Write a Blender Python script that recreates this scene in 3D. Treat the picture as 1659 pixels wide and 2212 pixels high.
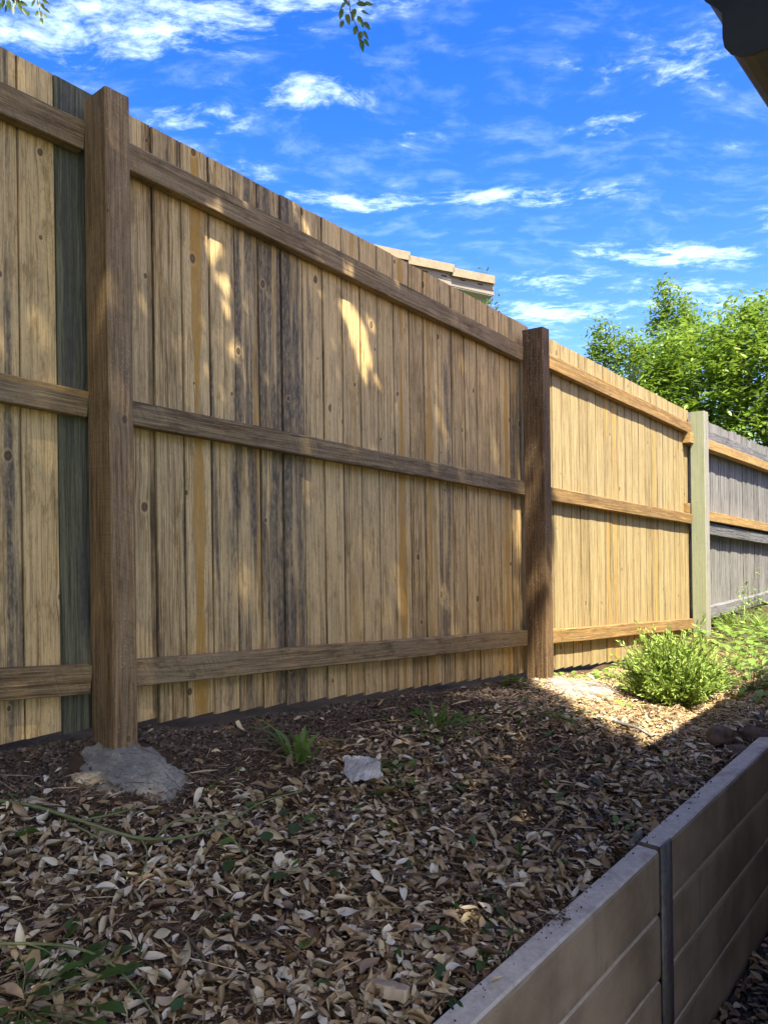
import bpy, bmesh, math, random
import numpy as np
from mathutils import Matrix, Vector, noise as mnoise

# ------------------------------------------------------------------ clear
for o in list(bpy.data.objects):
    bpy.data.objects.remove(o, do_unlink=True)
scn = bpy.context.scene
COL = scn.collection
random.seed(11)
rng = np.random.default_rng(11)

# ------------------------------------------------------------------ place: everything is measured from the fence line
# s runs along the fence, p out from the face of the posts towards the path, z up from eye level (EYE above the path)
EYE = 1.68
ANG = math.radians(41.0)
D = np.array([math.sin(ANG), math.cos(ANG)])
N = np.array([math.cos(ANG), -math.sin(ANG)])
F0 = np.array([-0.763, 2.07])
SUN_ALONG, SUN_DROP = 0.6, 1.9        # for every metre towards the fence

def W(s, p, z):
    q = F0 + D * s + N * p
    return Vector((q[0], q[1], z + EYE))

def WA(s, p, z):
    s = np.asarray(s, float); p = np.asarray(p, float); z = np.asarray(z, float)
    return np.stack([F0[0] + D[0]*s + N[0]*p, F0[1] + D[1]*s + N[1]*p, z + EYE], -1)

# ------------------------------------------------------------------ camera
cam = bpy.data.cameras.new("camera")
cam.sensor_fit = 'HORIZONTAL'
cam.sensor_width = 36.0
cam.lens = 1600.0 / 1659.0 * 36.0
cam.clip_start = 0.05
cam.clip_end = 3000.0
camo = bpy.data.objects.new("camera", cam)
COL.objects.link(camo)
r_ = 0.0141
c_, s_ = math.cos(r_), math.sin(r_)
camo.matrix_world = Matrix(((c_, s_, 0, 0), (0, 0, -1, 0), (-s_, c_, 0, EYE), (0, 0, 0, 1)))
scn.camera = camo

# ------------------------------------------------------------------ sun and sky
L = Vector((-N[0] + D[0]*SUN_ALONG, -N[1] + D[1]*SUN_ALONG, -SUN_DROP)).normalized()
S = -L
sun = bpy.data.lights.new("sun", 'SUN')
sun.energy = 2.05
sun.angle = math.radians(0.53)
sun.color = (1.0, 0.94, 0.82)
suno = bpy.data.objects.new("sun", sun)
suno.rotation_euler = L.to_track_quat('-Z', 'Y').to_euler()
suno.location = (0, 0, 30)
COL.objects.link(suno)

scn.view_settings.view_transform = 'Standard'
scn.view_settings.look = 'None'
scn.view_settings.gamma = 1.0
scn.view_settings.use_curve_mapping = False
scn.view_settings.exposure = 2.92

class NT:
    """small helper to wire shader nodes"""
    def __init__(self, tree):
        self.t = tree; self.n = tree.nodes; self.l = tree.links
    def node(self, kind, **kw):
        nd = self.n.new(kind)
        for k, v in kw.items():
            setattr(nd, k, v)
        return nd
    def put(self, sock, v):
        if v is None: return
        if isinstance(v, bpy.types.NodeSocket): self.l.new(v, sock)
        else: sock.default_value = v
    def math(self, op, a, b=None, c=None, clamp=False):
        nd = self.node('ShaderNodeMath', operation=op); nd.use_clamp = clamp
        self.put(nd.inputs[0], a); self.put(nd.inputs[1], b); self.put(nd.inputs[2], c)
        return nd.outputs[0]
    def vmath(self, op, a, b=None, scale=None):
        nd = self.node('ShaderNodeVectorMath', operation=op)
        self.put(nd.inputs[0], a); self.put(nd.inputs[1], b)
        if scale is not None: self.put(nd.inputs['Scale'], scale)
        return nd.outputs['Value'] if op in ('LENGTH', 'DISTANCE', 'DOT_PRODUCT') else nd.outputs[0]
    def sep(self, v):
        nd = self.node('ShaderNodeSeparateXYZ'); self.put(nd.inputs[0], v); return nd.outputs
    def comb(self, x, y, z):
        nd = self.node('ShaderNodeCombineXYZ')
        for i, v in enumerate((x, y, z)): self.put(nd.inputs[i], v)
        return nd.outputs[0]
    def noise(self, vec, scale=1.0, detail=4.0, rough=0.55, dist=0.0, color=False):
        nd = self.node('ShaderNodeTexNoise')
        self.put(nd.inputs['Vector'], vec); self.put(nd.inputs['Scale'], scale)
        self.put(nd.inputs['Detail'], detail); self.put(nd.inputs['Roughness'], rough)
        self.put(nd.inputs['Distortion'], dist)
        return nd.outputs['Color'] if color else nd.outputs[0]
    def vor(self, vec, scale=1.0, rand=1.0, feature='F1', out='Distance'):
        nd = self.node('ShaderNodeTexVoronoi', feature=feature)
        self.put(nd.inputs['Vector'], vec); self.put(nd.inputs['Scale'], scale); self.put(nd.inputs['Randomness'], rand)
        return nd.outputs[out]
    def ramp(self, v, lo, hi, a=0.0, b=1.0, smooth=True):
        nd = self.node('ShaderNodeMapRange', interpolation_type='SMOOTHSTEP' if smooth else 'LINEAR')
        nd.clamp = True
        self.put(nd.inputs[0], v); self.put(nd.inputs[1], lo); self.put(nd.inputs[2], hi)
        self.put(nd.inputs[3], a); self.put(nd.inputs[4], b)
        return nd.outputs[0]
    def mix(self, f, a, b, mode='MIX'):
        nd = self.node('ShaderNodeMix', data_type='RGBA', blend_type=mode)
        self.put(nd.inputs[0], f); self.put(nd.inputs[6], col4(a)); self.put(nd.inputs[7], col4(b))
        return nd.outputs[2]
    def cramp(self, v, stops):
        nd = self.node('ShaderNodeValToRGB'); e = nd.color_ramp.elements
        while len(e) < len(stops): e.new(0.5)
        for el, (pos, c) in zip(e, stops):
            el.position = pos; el.color = col4(c)
        self.put(nd.inputs[0], v)
        return nd.outputs[0]
    def attr(self, name, kind='OBJECT', out='Fac'):
        nd = self.node('ShaderNodeAttribute', attribute_type=kind, attribute_name=name)
        return nd.outputs[out]

def col4(c):
    if isinstance(c, (tuple, list)) and len(c) == 3: return (c[0], c[1], c[2], 1.0)
    return c

world = bpy.data.worlds.new("World")
scn.world = world
world.use_nodes = True
wt = NT(world.node_tree)
for nd in list(wt.n): wt.n.remove(nd)
sky = wt.node('ShaderNodeTexSky', sky_type='NISHITA')
sky.sun_disc = False
sky.sun_elevation = math.asin(S.z)
sky.sun_rotation = math.atan2(S.x, S.y)
sky.altitude = 100.0
sky.air_density = 1.0
sky.dust_density = 2.0
sky.ozone_density = 2.5
hs = wt.node('ShaderNodeHueSaturation')
hs.inputs['Saturation'].default_value = 1.46
hs.inputs['Hue'].default_value = 0.521
hs.inputs['Value'].default_value = 0.345
wt.l.new(sky.outputs[0], hs.inputs['Color'])
tc = wt.node('ShaderNodeTexCoord')
dirv = tc.outputs['Generated']
dx, dy, dz = wt.sep(dirv)
den = wt.math('ADD', wt.math('MAXIMUM', dz, 0.0), 0.12)
pl = wt.comb(wt.math('DIVIDE', dx, den), wt.math('DIVIDE', dy, den), 0.0)
warp = wt.noise(pl, 2.2, 3, 0.5, color=True)
pw = wt.vmath('ADD', pl, wt.vmath('SCALE', wt.vmath('SUBTRACT', warp, (0.5, 0.5, 0.5)), scale=0.22))
wisp = wt.noise(wt.vmath('MULTIPLY', pw, (1.0, 1.7, 1.0)), 7.5, 10, 0.62, 0.10)
fine = wt.noise(wt.vmath('MULTIPLY', pw, (1.0, 1.5, 1.0)), 27.0, 8, 0.68, 0.2)
broad = wt.noise(wt.vmath('ADD', pl, (3.7, 1.3, 0.0)), 1.7, 3, 0.5)
# banks of cloud, placed by their direction in the sky: (x, y, half width, half depth, weight)
banks = [(-0.46, 1.24, .30, .10, 1.0), (-0.10, 1.16, .30, .07, .9), (-0.36, 1.50, .12, .06, .55), (-0.12, 1.46, .17, .075, .75),
         (0.06, 1.53, .10, .06, .5), (0.38, 1.38, .14, .08, .45), (0.49, 1.52, .11, .055, .85), (0.60, 1.38, .13, .09, .5),
         (-0.03, 1.80, .20, .07, .95), (0.22, 1.77, .11, .05, .95), (0.45, 1.80, .22, .06, .75), (0.85, 2.10, .30, .10, 1.0),
         (1.05, 1.92, .25, .10, .65), (0.50, 2.26, .20, .08, .70), (0.62, 2.52, .30, .10, .72), (0.72, 1.56, .07, .06, .5),
         (1.1, 2.4, .4, .18, .8), (0.2, 2.9, .8, .25, .5), (-0.9, 1.8, .5, .2, .8)]
acc = None
for bx, by, ww, hh, wgt in banks:
    v = wt.vmath('DIVIDE', wt.vmath('SUBTRACT', pw, (bx, by, 0.0)), (ww, hh, 1.0))
    g = wt.math('MULTIPLY', wt.math('EXPONENT', wt.math('MULTIPLY', wt.vmath('DOT_PRODUCT', v, v), -0.8)), wgt)
    acc = g if acc is None else wt.math('MAXIMUM', acc, g)
cover = wt.math('ADD', wt.math('MULTIPLY', acc, 0.62), wt.ramp(broad, 0.46, 0.80, 0.0, 0.34))
tex = wt.math('ADD', wt.math('MULTIPLY', wisp, 0.68), wt.math('MULTIPLY', fine, 0.50))
mask = wt.ramp(wt.math('ADD', tex, wt.math('MULTIPLY', cover, 0.62)), 0.79, 1.24, 0.0, 0.90)
mask = wt.math('ADD', mask, wt.ramp(wisp, 0.44, 0.85, 0.0, 0.17), clamp=True)
cloudcol = wt.mix(0.15, (1.95, 2.35, 2.8), hs.outputs[0])
skycol = wt.mix(mask, hs.outputs[0], cloudcol)
bg = wt.node('ShaderNodeBackground')
bg.inputs['Strength'].default_value = 0.15
wt.l.new(skycol, bg.inputs['Color'])
wo = wt.node('ShaderNodeOutputWorld')
wt.l.new(bg.outputs[0], wo.inputs['Surface'])

# ------------------------------------------------------------------ object helpers
def tag(o, label=None, cat=None, group=None, kind=None):
    if label: o["label"] = label
    if cat: o["category"] = cat
    if group: o["group"] = group
    if kind: o["kind"] = kind
    return o

def empty(name, loc=(0, 0, 0)):
    o = bpy.data.objects.new(name, None)
    o.location = loc
    o.empty_display_size = 0.1
    COL.objects.link(o)
    return o

def link(name, me, mat=None, parent=None, mw=None, smooth=False):
    o = bpy.data.objects.new(name, me)
    COL.objects.link(o)
    if mat is not None and not me.materials: me.materials.append(mat)
    if smooth: me.polygons.foreach_set("use_smooth", [True]*len(me.polygons))
    if parent is not None:
        o.parent = parent
        o.matrix_parent_inverse = Matrix.Translation(-Vector(parent.location))
    if mw is not None: o.matrix_basis = mw
    return o

def mesh_np(name, verts, faces, attrs=None):
    """verts (n,3), faces (m,3) or (m,4) or a list of such arrays; attrs: {name: per-vertex floats}"""
    me = bpy.data.meshes.new(name)
    verts = np.asarray(verts, np.float32)
    fl = faces if isinstance(faces, list) else [faces]
    fl = [np.asarray(f, np.int32) for f in fl if len(f)]
    me.vertices.add(len(verts)); me.vertices.foreach_set("co", verts.ravel())
    nl = sum(f.size for f in fl); npoly = sum(len(f) for f in fl)
    me.loops.add(nl); me.polygons.add(npoly)
    me.loops.foreach_set("vertex_index", np.concatenate([f.ravel() for f in fl]))
    st, tot = [], []; cur = 0
    for f in fl:
        k = f.shape[1]
        st.append(cur + np.arange(len(f))*k); tot.append(np.full(len(f), k)); cur += f.size
    me.polygons.foreach_set("loop_start", np.concatenate(st).astype(np.int32))
    me.update(calc_edges=True)
    me.validate()
    for k, v in (attrs or {}).items():
        a = me.attributes.new(k, 'FLOAT', 'POINT')
        a.data.foreach_set("value", np.asarray(v, np.float32))
    return me

def box_np(x0, x1, y0, y1, z0, z1):
    v = [(x0,y0,z0),(x1,y0,z0),(x1,y1,z0),(x0,y1,z0),(x0,y0,z1),(x1,y0,z1),(x1,y1,z1),(x0,y1,z1)]
    f = [(0,3,2,1),(4,5,6,7),(0,1,5,4),(1,2,6,5),(2,3,7,6),(3,0,4,7)]
    return v, f

def boxes_mesh(name, boxes):
    V, Fc = [], []
    for b in boxes:
        v, f = box_np(*b); o = len(V); V += v; Fc += [tuple(i+o for i in q) for q in f]
    return mesh_np(name, V, np.array(Fc))

def tube_np(pts, radii, seg=7):
    pts = [Vector(p) for p in pts]; V = []; Fc = []
    up = Vector((0.13, 0.21, 0.97))
    for i, p in enumerate(pts):
        a = pts[max(i-1, 0)]; b = pts[min(i+1, len(pts)-1)]
        t = (b - a).normalized()
        u = t.cross(up)
        if u.length < 1e-3: u = t.cross(Vector((1, 0, 0)))
        u.normalize(); w = t.cross(u)
        for j in range(seg):
            an = 2*math.pi*j/seg
            V.append(tuple(p + (u*math.cos(an) + w*math.sin(an))*radii[i]))
    for i in range(len(pts)-1):
        for j in range(seg):
            k = (j+1) % seg
            Fc.append((i*seg+j, i*seg+k, (i+1)*seg+k, (i+1)*seg+j))
    return np.array(V), np.array(Fc)

class Acc:
    """collects triangles / quads of many small pieces for one mesh"""
    def __init__(self): self.v = []; self.t = []; self.q = []; self.a = []; self.n = 0
    def add(self, v, f, val=0.0):
        v = np.asarray(v, float); f = np.asarray(f, int)
        self.v.append(v); (self.q if f.shape[1] == 4 else self.t).append(f + self.n)
        self.a.append(np.full(len(v), val) if np.isscalar(val) else np.asarray(val)); self.n += len(v)
    def mesh(self, name):
        fs = []
        if self.t: fs.append(np.concatenate(self.t))
        if self.q: fs.append(np.concatenate(self.q))
        return mesh_np(name, np.concatenate(self.v), fs, {"tint": np.concatenate(self.a)})

def frame_mat(x, y, z, loc):
    return Matrix(((x[0], y[0], z[0], loc[0]), (x[1], y[1], z[1], loc[1]), (x[2], y[2], z[2], loc[2]), (0, 0, 0, 1)))

D3 = Vector((D[0], D[1], 0)); N3 = Vector((N[0], N[1], 0)); Z3 = Vector((0, 0, 1))

# ------------------------------------------------------------------ materials
def new_mat(name):
    m = bpy.data.materials.new(name); m.use_nodes = True
    t = NT(m.node_tree)
    for nd in list(t.n): t.n.remove(nd)
    out = t.node('ShaderNodeOutputMaterial')
    b = t.node('ShaderNodeBsdfPrincipled')
    t.l.new(b.outputs[0], out.inputs['Surface'])
    return m, t, b, out

def bump(t, b, h, strength=0.4, dist=0.004):
    nd = t.node('ShaderNodeBump')
    nd.inputs['Strength'].default_value = strength; nd.inputs['Distance'].default_value = dist
    t.put(nd.inputs['Height'], h); t.l.new(nd.outputs[0], b.inputs['Normal'])

def wood_mat(name, pale, mid, dark, grey, greyness=0.4, knots=1.0, speck=0.0, mottle=0.3, cross=0.0, clean_foot=False,
             paint=None, paint_amt=0.0, contrast=1.0, edge_dark=0.0, lift=0.5):
    """sawn timber; x is across the piece, z along it (object space). Per-piece properties: seed, tone, orange, streak, stain"""
    m, t, b, out = new_mat(name)
    tcn = t.node('ShaderNodeTexCoord'); P = tcn.outputs['Object']
    seed = t.attr('seed'); tone = t.attr('tone'); orange = t.attr('orange'); streak = t.attr('streak'); stain = t.attr('stain')
    x, y, z = t.sep(P)
    xy = t.math('ADD', x, t.math('MULTIPLY', y, 0.73))
    so = t.math('MULTIPLY', seed, 13.7)
    # knots: one point in each tall cell; the growth rings bend round it
    kv = t.comb(t.math('ADD', t.math('MULTIPLY', xy, 7.5), so), t.math('MULTIPLY', seed, 5.1), t.math('MULTIPLY', z, 1.9))
    kd = t.node('ShaderNodeTexVoronoi', feature='F1'); kd.inputs['Scale'].default_value = 1.0
    t.l.new(kv, kd.inputs['Vector'])
    off = t.vmath('SUBTRACT', kv, kd.outputs['Position'])
    ox, oy, oz = t.sep(off)
    kwob = t.math('ADD', 0.75, t.math('MULTIPLY', t.noise(kv, 4.5, 2, 0.5), 0.5))
    r = t.math('MULTIPLY', kwob, t.math('SQRT', t.math('ADD', t.math('POWER', t.math('MULTIPLY', ox, 0.62), 2.0), t.math('POWER', t.math('MULTIPLY', oz, 1.75), 2.0))))
    kc = t.sep(kd.outputs['Color'])
    live = t.math('GREATER_THAN', kc[0], 0.42)
    ksize = t.ramp(kc[1], 0, 1, 0.018, 0.062, smooth=False)
    rn = t.math('DIVIDE', r, ksize)
    bend = t.math('MULTIPLY', t.math('MULTIPLY', live, t.math('EXPONENT', t.math('MULTIPLY', t.math('MULTIPLY', rn, rn), -0.10))), 0.0065*knots)
    wob = t.noise(t.comb(t.math('ADD', t.math('MULTIPLY', xy, 5.0), so), seed, t.math('MULTIPLY', z, 1.1)), 1.0, 3, 0.5)
    g = t.math('ADD', t.math('ADD', xy, t.math('MULTIPLY', wob, 0.028)), bend)
    gv = t.comb(t.math('ADD', t.math('MULTIPLY', g, 1.0), so), seed, t.math('MULTIPLY', z, 0.016))
    bands = t.noise(gv, 120.0, 4.5, 0.7)
    fineg = t.noise(t.comb(t.math('ADD', g, so), seed, t.math('MULTIPLY', z, 0.03)), 330.0, 3, 0.65)
    blot = t.noise(t.comb(t.math('ADD', t.math('MULTIPLY', xy, 9.0), so), seed, t.math('MULTIPLY', z, 2.6)), 1.0, 5, 0.65)
    v = t.math('ADD', t.math('MULTIPLY', t.math('SUBTRACT', bands, 0.5), 2.7*contrast), t.math('MULTIPLY', t.math('SUBTRACT', fineg, 0.5), 1.5*contrast))
    v = t.math('ADD', t.math('ADD', v, t.math('MULTIPLY', t.math('SUBTRACT', blot, 0.5), mottle*2)), t.math('ADD', t.math('MULTIPLY', tone, 1.4), lift))
    c = t.cramp(v, [(0.0, dark), (0.32, mid), (0.68, pale), (1.0, tuple(min(1, q*1.18) for q in pale))])
    ln_ = t.noise(t.comb(t.math('ADD', g, so), t.math('ADD', seed, 2.6), t.math('MULTIPLY', z, 0.010)), 210.0, 2, 0.5)
    c = t.mix(t.ramp(ln_, 0.57, 0.66, 0, 0.55), c, dark)
    # silvered, weathered face
    gm = t.noise(t.comb(t.math('ADD', t.math('MULTIPLY', xy, 26.0), so), t.math('ADD', seed, 3.3), t.math('MULTIPLY', z, 1.6)), 1.0, 6, 0.7)
    gfac = t.math('MULTIPLY', t.ramp(gm, 0.34, 0.66), greyness)
    if clean_foot:
        gfac = t.math('MULTIPLY', gfac, t.ramp(z, 0.05, 0.24, 0.25, 1.0))
    c = t.mix(gfac, c, t.mix(t.ramp(fineg, 0.3, 0.7), tuple(q*0.72 for q in grey), grey))
    # weather blotches with a crumbly edge
    wp = t.noise(t.comb(t.math('ADD', t.math('MULTIPLY', xy, 30.0), so), t.math('ADD', seed, 8.8), t.math('MULTIPLY', z, 7.0)), 1.0, 8, 0.75)
    c = t.mix(t.ramp(wp, 0.50, 0.66, 0, 0.75*mottle*2), c, tuple(q*0.50 for q in mid))
    wq = t.noise(t.comb(t.math('ADD', t.math('MULTIPLY', xy, 55.0), so), t.math('ADD', seed, 4.4), t.math('MULTIPLY', z, 16.0)), 1.0, 6, 0.75)
    c = t.mix(t.ramp(wq, 0.54, 0.68, 0, 0.5*mottle*2), c, tuple(min(1, q*1.08) for q in grey))
    fib = t.noise(t.comb(t.math('ADD', t.math('MULTIPLY', g, 260.0), so), t.math('ADD', seed, 6.1), t.math('MULTIPLY', z, 42.0)), 1.0, 4, 0.75)
    c = t.mix(t.ramp(fib, 0.52, 0.70, 0, 0.55), c, tuple(q*0.55 for q in mid))
    c = t.mix(t.ramp(fib, 0.30, 0.44, 0.30, 0.0), c, pale)
    # resin-coloured heartwood strip; streak holds where it runs
    sx = t.math('ABSOLUTE', t.math('SUBTRACT', t.math('ADD', x, t.math('MULTIPLY', t.math('SUBTRACT', wob, 0.5), 0.02)), streak))
    edge = t.math('ADD', 0.0150, t.math('MULTIPLY', t.math('SUBTRACT', t.noise(t.comb(so, seed, t.math('MULTIPLY', z, 1.7)), 1.0, 3, 0.6), 0.5), 0.085))
    om = t.math('MULTIPLY', t.math('LESS_THAN', sx, edge), orange)
    oc = t.mix(fineg, (0.34, 0.165, 0.030), (0.66, 0.37, 0.085))
    c = t.mix(t.math('MULTIPLY', om, t.ramp(wp, 0.45, 0.66, 1.0, 0.5)), c, oc)
    # blue-black mould
    sm = t.noise(t.comb(t.math('ADD', t.math('MULTIPLY', xy, 24.0), so), t.math('ADD', seed, 1.9), t.math('MULTIPLY', z, 1.15)), 1.0, 5, 0.62)
    dots = t.noise(t.comb(t.math('ADD', t.math('MULTIPLY', xy, 110.0), so), seed, t.math('MULTIPLY', z, 34.0)), 1.0, 5, 0.7)
    body = t.ramp(t.math('ADD', sm, t.math('MULTIPLY', stain, 0.20)), 0.58, 0.74)
    sf = t.math('MULTIPLY', t.math('MULTIPLY', body, t.ramp(dots, 0.30, 0.62, 0.45, 1.0)), t.ramp(stain, 0, 0.2))
    c = t.mix(t.math('MULTIPLY', sf, 0.9), c, t.mix(dots, (0.155, 0.135, 0.105), (0.030, 0.026, 0.021)))
    # knots
    ring = t.math('MULTIPLY', live, t.ramp(rn, 0.62, 1.15, 1.0, 0.0))
    rim = t.math('MULTIPLY', live, t.math('MULTIPLY', t.ramp(rn, 0.9, 1.1), t.ramp(rn, 1.2, 1.7, 1, 0)))
    c = t.mix(t.math('MULTIPLY', ring, 0.85*min(1, knots)), c, t.mix(t.ramp(rn, 0.15, 0.85), t.mix(kc[2], (0.10, 0.055, 0.028), (0.21, 0.12, 0.055)), (0.055, 0.032, 0.018)))
    c = t.mix(t.math('MULTIPLY', rim, 0.35*min(1, knots)), c, pale)
    hgt = t.math('ADD', t.math('MULTIPLY', fineg, 0.7), t.math('MULTIPLY', bands, 0.5))
    if cross > 0:      # marks left by the saw across the piece
        sw = t.noise(t.comb(t.math('ADD', t.math('MULTIPLY', x, 14.0), so), seed, t.math('ADD', t.math('MULTIPLY', z, 170.0), t.math('MULTIPLY', x, 85.0))), 1.0, 2, 0.5)
        c = t.mix(t.math('MULTIPLY', t.ramp(sw, 0.45, 0.75, 0, cross), t.ramp(blot, 0.42, 0.6)), c, tuple(q*0.45 for q in mid))
        hgt = t.math('ADD', hgt, t.math('MULTIPLY', sw, 0.5))
    if paint is not None:
        pm = t.noise(t.comb(t.math('ADD', t.math('MULTIPLY', xy, 22.0), so), 0.0, t.math('MULTIPLY', z, 7.0)), 1.0, 6, 0.7)
        worn = t.ramp(x, -0.0485, -0.044, 0.0, 0.40)
        pf = t.ramp(t.math('SUBTRACT', pm, worn), 0.28, 0.42)
        c = t.mix(t.math('MULTIPLY', pf, paint_amt), c, t.mix(pm, tuple(q*0.8 for q in paint), tuple(q*1.15 for q in paint)))
    if speck > 0:      # dried splashes of cement
        sp = t.noise(t.vmath('ADD', P, t.comb(so, so, so)), 210.0, 2, 0.5)
        spz = t.noise(t.vmath('ADD', P, t.comb(so, so, so)), 9.0, 3, 0.6)
        c = t.mix(t.math('MULTIPLY', t.ramp(t.math('ADD', sp, t.math('MULTIPLY', spz, 0.30)), 0.80, 0.88), speck), c, (0.50, 0.45, 0.37))
    c = t.mix(t.math('MULTIPLY', t.ramp(t.math('ABSOLUTE', x), 0.0470, 0.0515), t.ramp(blot, 0.3, 0.6, edge_dark, edge_dark*0.45)), c, tuple(q*0.45 for q in dark))  # darkens both long edges so lines show between boards
    t.l.new(c, b.inputs['Base Color'])
    b.inputs['Roughness'].default_value = 0.82
    b.inputs['Specular IOR Level'].default_value = 0.25
    bump(t, b, hgt, 0.55, 0.0022)
    return m

M = {}
M['paling'] = wood_mat('paling timber', (0.70, 0.470, 0.195), (0.44, 0.262, 0.085), (0.105, 0.054, 0.018), (0.50, 0.375, 0.19),
                       greyness=0.46, knots=1.0, mottle=0.42, cross=0.15, clean_foot=True, edge_dark=0.85, lift=0.66, contrast=1.15)  # colour raised to lift the shaded sections of the fence
M['paling_lit'] = wood_mat('sunlit paling timber', (0.40, 0.305, 0.14), (0.285, 0.195, 0.072), (0.10, 0.058, 0.02), (0.32, 0.257, 0.143),
                           greyness=0.30, knots=0.9, mottle=0.18, cross=0.08, edge_dark=0.6, contrast=1.2)  # colour lowered to hold down the sunlit section
M['paling_green'] = wood_mat('treated paling timber', (0.19, 0.175, 0.095), (0.10, 0.092, 0.050), (0.038, 0.035, 0.020), (0.17, 0.16, 0.095),
                             greyness=0.35, knots=0.9, mottle=0.15)  # green treated board; corner shade beside the near post darkens its colour
M['rail'] = wood_mat('rail timber', (0.37, 0.25, 0.11), (0.19, 0.115, 0.046), (0.065, 0.038, 0.016), (0.28, 0.21, 0.12),
                     greyness=0.5, knots=0.55, mottle=0.5, cross=0.4)
M['rail_new'] = wood_mat('yellow rail timber', (0.46, 0.29, 0.10), (0.29, 0.165, 0.052), (0.13, 0.07, 0.024), (0.28, 0.205, 0.105),
                         greyness=0.3, knots=0.5, mottle=0.3, cross=0.4)
M['post_a'] = wood_mat('post timber', (0.36, 0.225, 0.095), (0.205, 0.115, 0.043), (0.06, 0.03, 0.012), (0.29, 0.205, 0.115),
                       greyness=0.5, knots=0.8, mottle=0.35, cross=0.35, speck=0.35)
M['post_b'] = wood_mat('dark post timber', (0.21, 0.125, 0.055), (0.115, 0.064, 0.027), (0.04, 0.022, 0.010), (0.19, 0.13, 0.07),
                       greyness=0.2, knots=0.4, mottle=0.4, cross=0.2, speck=0.85)
M['post_c'] = wood_mat('painted post timber', (0.36, 0.33, 0.26), (0.25, 0.22, 0.17), (0.13, 0.11, 0.09), (0.38, 0.37, 0.33),
                       greyness=0.5, knots=0.3, mottle=0.3, cross=0.2, paint=(0.30, 0.34, 0.17), paint_amt=0.62)
M['grey'] = wood_mat('silvered paling timber', (0.25, 0.235, 0.205), (0.15, 0.14, 0.12), (0.026, 0.024, 0.021), (0.28, 0.265, 0.235),
                     greyness=0.45, knots=0.3, mottle=0.25, contrast=1.25)
M['grey_rail'] = wood_mat('silvered rail timber', (0.20, 0.19, 0.18), (0.11, 0.105, 0.10), (0.03, 0.028, 0.026), (0.24, 0.23, 0.22),
                          greyness=0.4, knots=0.3, mottle=0.45, contrast=1.4)

def simple_mat(name, base, var=0.3, scale=30.0, rough=0.85, bmp=0.4, bdist=0.004, second=None, det=6.0):
    m, t, b, out = new_mat(name)
    tcn = t.node('ShaderNodeTexCoord'); P = tcn.outputs['Object']
    n = t.noise(P, scale, det, 0.65)
    n2 = t.noise(P, scale*0.17, 4, 0.6)
    lo = tuple(q*(1-var) for q in base); hi = tuple(min(1, q*(1+var)) for q in (second or base))
    c = t.mix(t.ramp(t.math('ADD', t.math('MULTIPLY', n, 0.6), t.math('MULTIPLY', n2, 0.4)), 0.3, 0.7), lo, hi)
    t.l.new(c, b.inputs['Base Color'])
    b.inputs['Roughness'].default_value = rough
    b.inputs['Specular IOR Level'].default_value = 0.3
    if bmp: bump(t, b, n, bmp, bdist)
    return m

def concrete_mat():
    m, t, b, out = new_mat('sleeper concrete')
    tcn = t.node('ShaderNodeTexCoord'); P = tcn.outputs['Object']
    seed = t.attr('seed')
    Q = t.vmath('ADD', P, t.comb(t.math('MULTIPLY', seed, 7.7), seed, 0.0))
    n1 = t.noise(Q, 4.0, 5, 0.6); n2 = t.noise(Q, 45.0, 5, 0.7); n3 = t.noise(Q, 260.0, 2, 0.5)
    runs = t.noise(t.vmath('MULTIPLY', Q, (9.0, 9.0, 1.1)), 1.0, 5, 0.6)
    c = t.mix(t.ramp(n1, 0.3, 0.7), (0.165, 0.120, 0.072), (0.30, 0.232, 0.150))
    # upward faces paler and greyer, side faces browner, split by surface normal
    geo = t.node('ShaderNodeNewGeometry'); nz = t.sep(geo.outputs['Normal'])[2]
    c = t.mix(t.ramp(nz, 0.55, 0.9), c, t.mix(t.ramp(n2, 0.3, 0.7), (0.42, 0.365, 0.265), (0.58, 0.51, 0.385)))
    c = t.mix(t.ramp(runs, 0.50, 0.74, 0, 0.42), c, (0.105, 0.08, 0.055))
    c = t.mix(t.ramp(n3, 0.62, 0.75, 0, 0.35), c, (0.11, 0.10, 0.09))
    pits = t.vor(Q, 120.0)
    pm = t.math('MULTIPLY', t.ramp(pits, 0.10, 0.22, 1, 0), t.math('GREATER_THAN', n2, 0.55))
    c = t.mix(t.math('MULTIPLY', pm, 0.8), c, (0.06, 0.055, 0.05))
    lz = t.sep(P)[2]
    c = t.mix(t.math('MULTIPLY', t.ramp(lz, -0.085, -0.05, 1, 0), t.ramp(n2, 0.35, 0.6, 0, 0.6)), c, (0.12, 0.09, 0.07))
    t.l.new(c, b.inputs['Base Color'])
    b.inputs['Roughness'].default_value = 0.88
    bump(t, b, t.math('ADD', t.math('MULTIPLY', n2, 0.6), t.math('SUBTRACT', t.math('MULTIPLY', n3, 0.4), pm)), 0.35, 0.003)
    return m
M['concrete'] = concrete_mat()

def steel_mat():
    m, t, b, out = new_mat('galvanised steel')
    tcn = t.node('ShaderNodeTexCoord'); P = tcn.outputs['Object']
    n = t.noise(t.vmath('MULTIPLY', P, (30, 30, 5)), 1.0, 5, 0.6); v = t.vor(P, 70.0, out='Color')
    c = t.mix(t.ramp(n, 0.3, 0.7), (0.075, 0.066, 0.052), (0.13, 0.115, 0.092))
    c = t.mix(0.06, c, v)
    t.l.new(c, b.inputs['Base Color']); b.inputs['Metallic'].default_value = 0.25; b.inputs['Roughness'].default_value = 0.55
    return m
M['steel'] = steel_mat()

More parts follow.
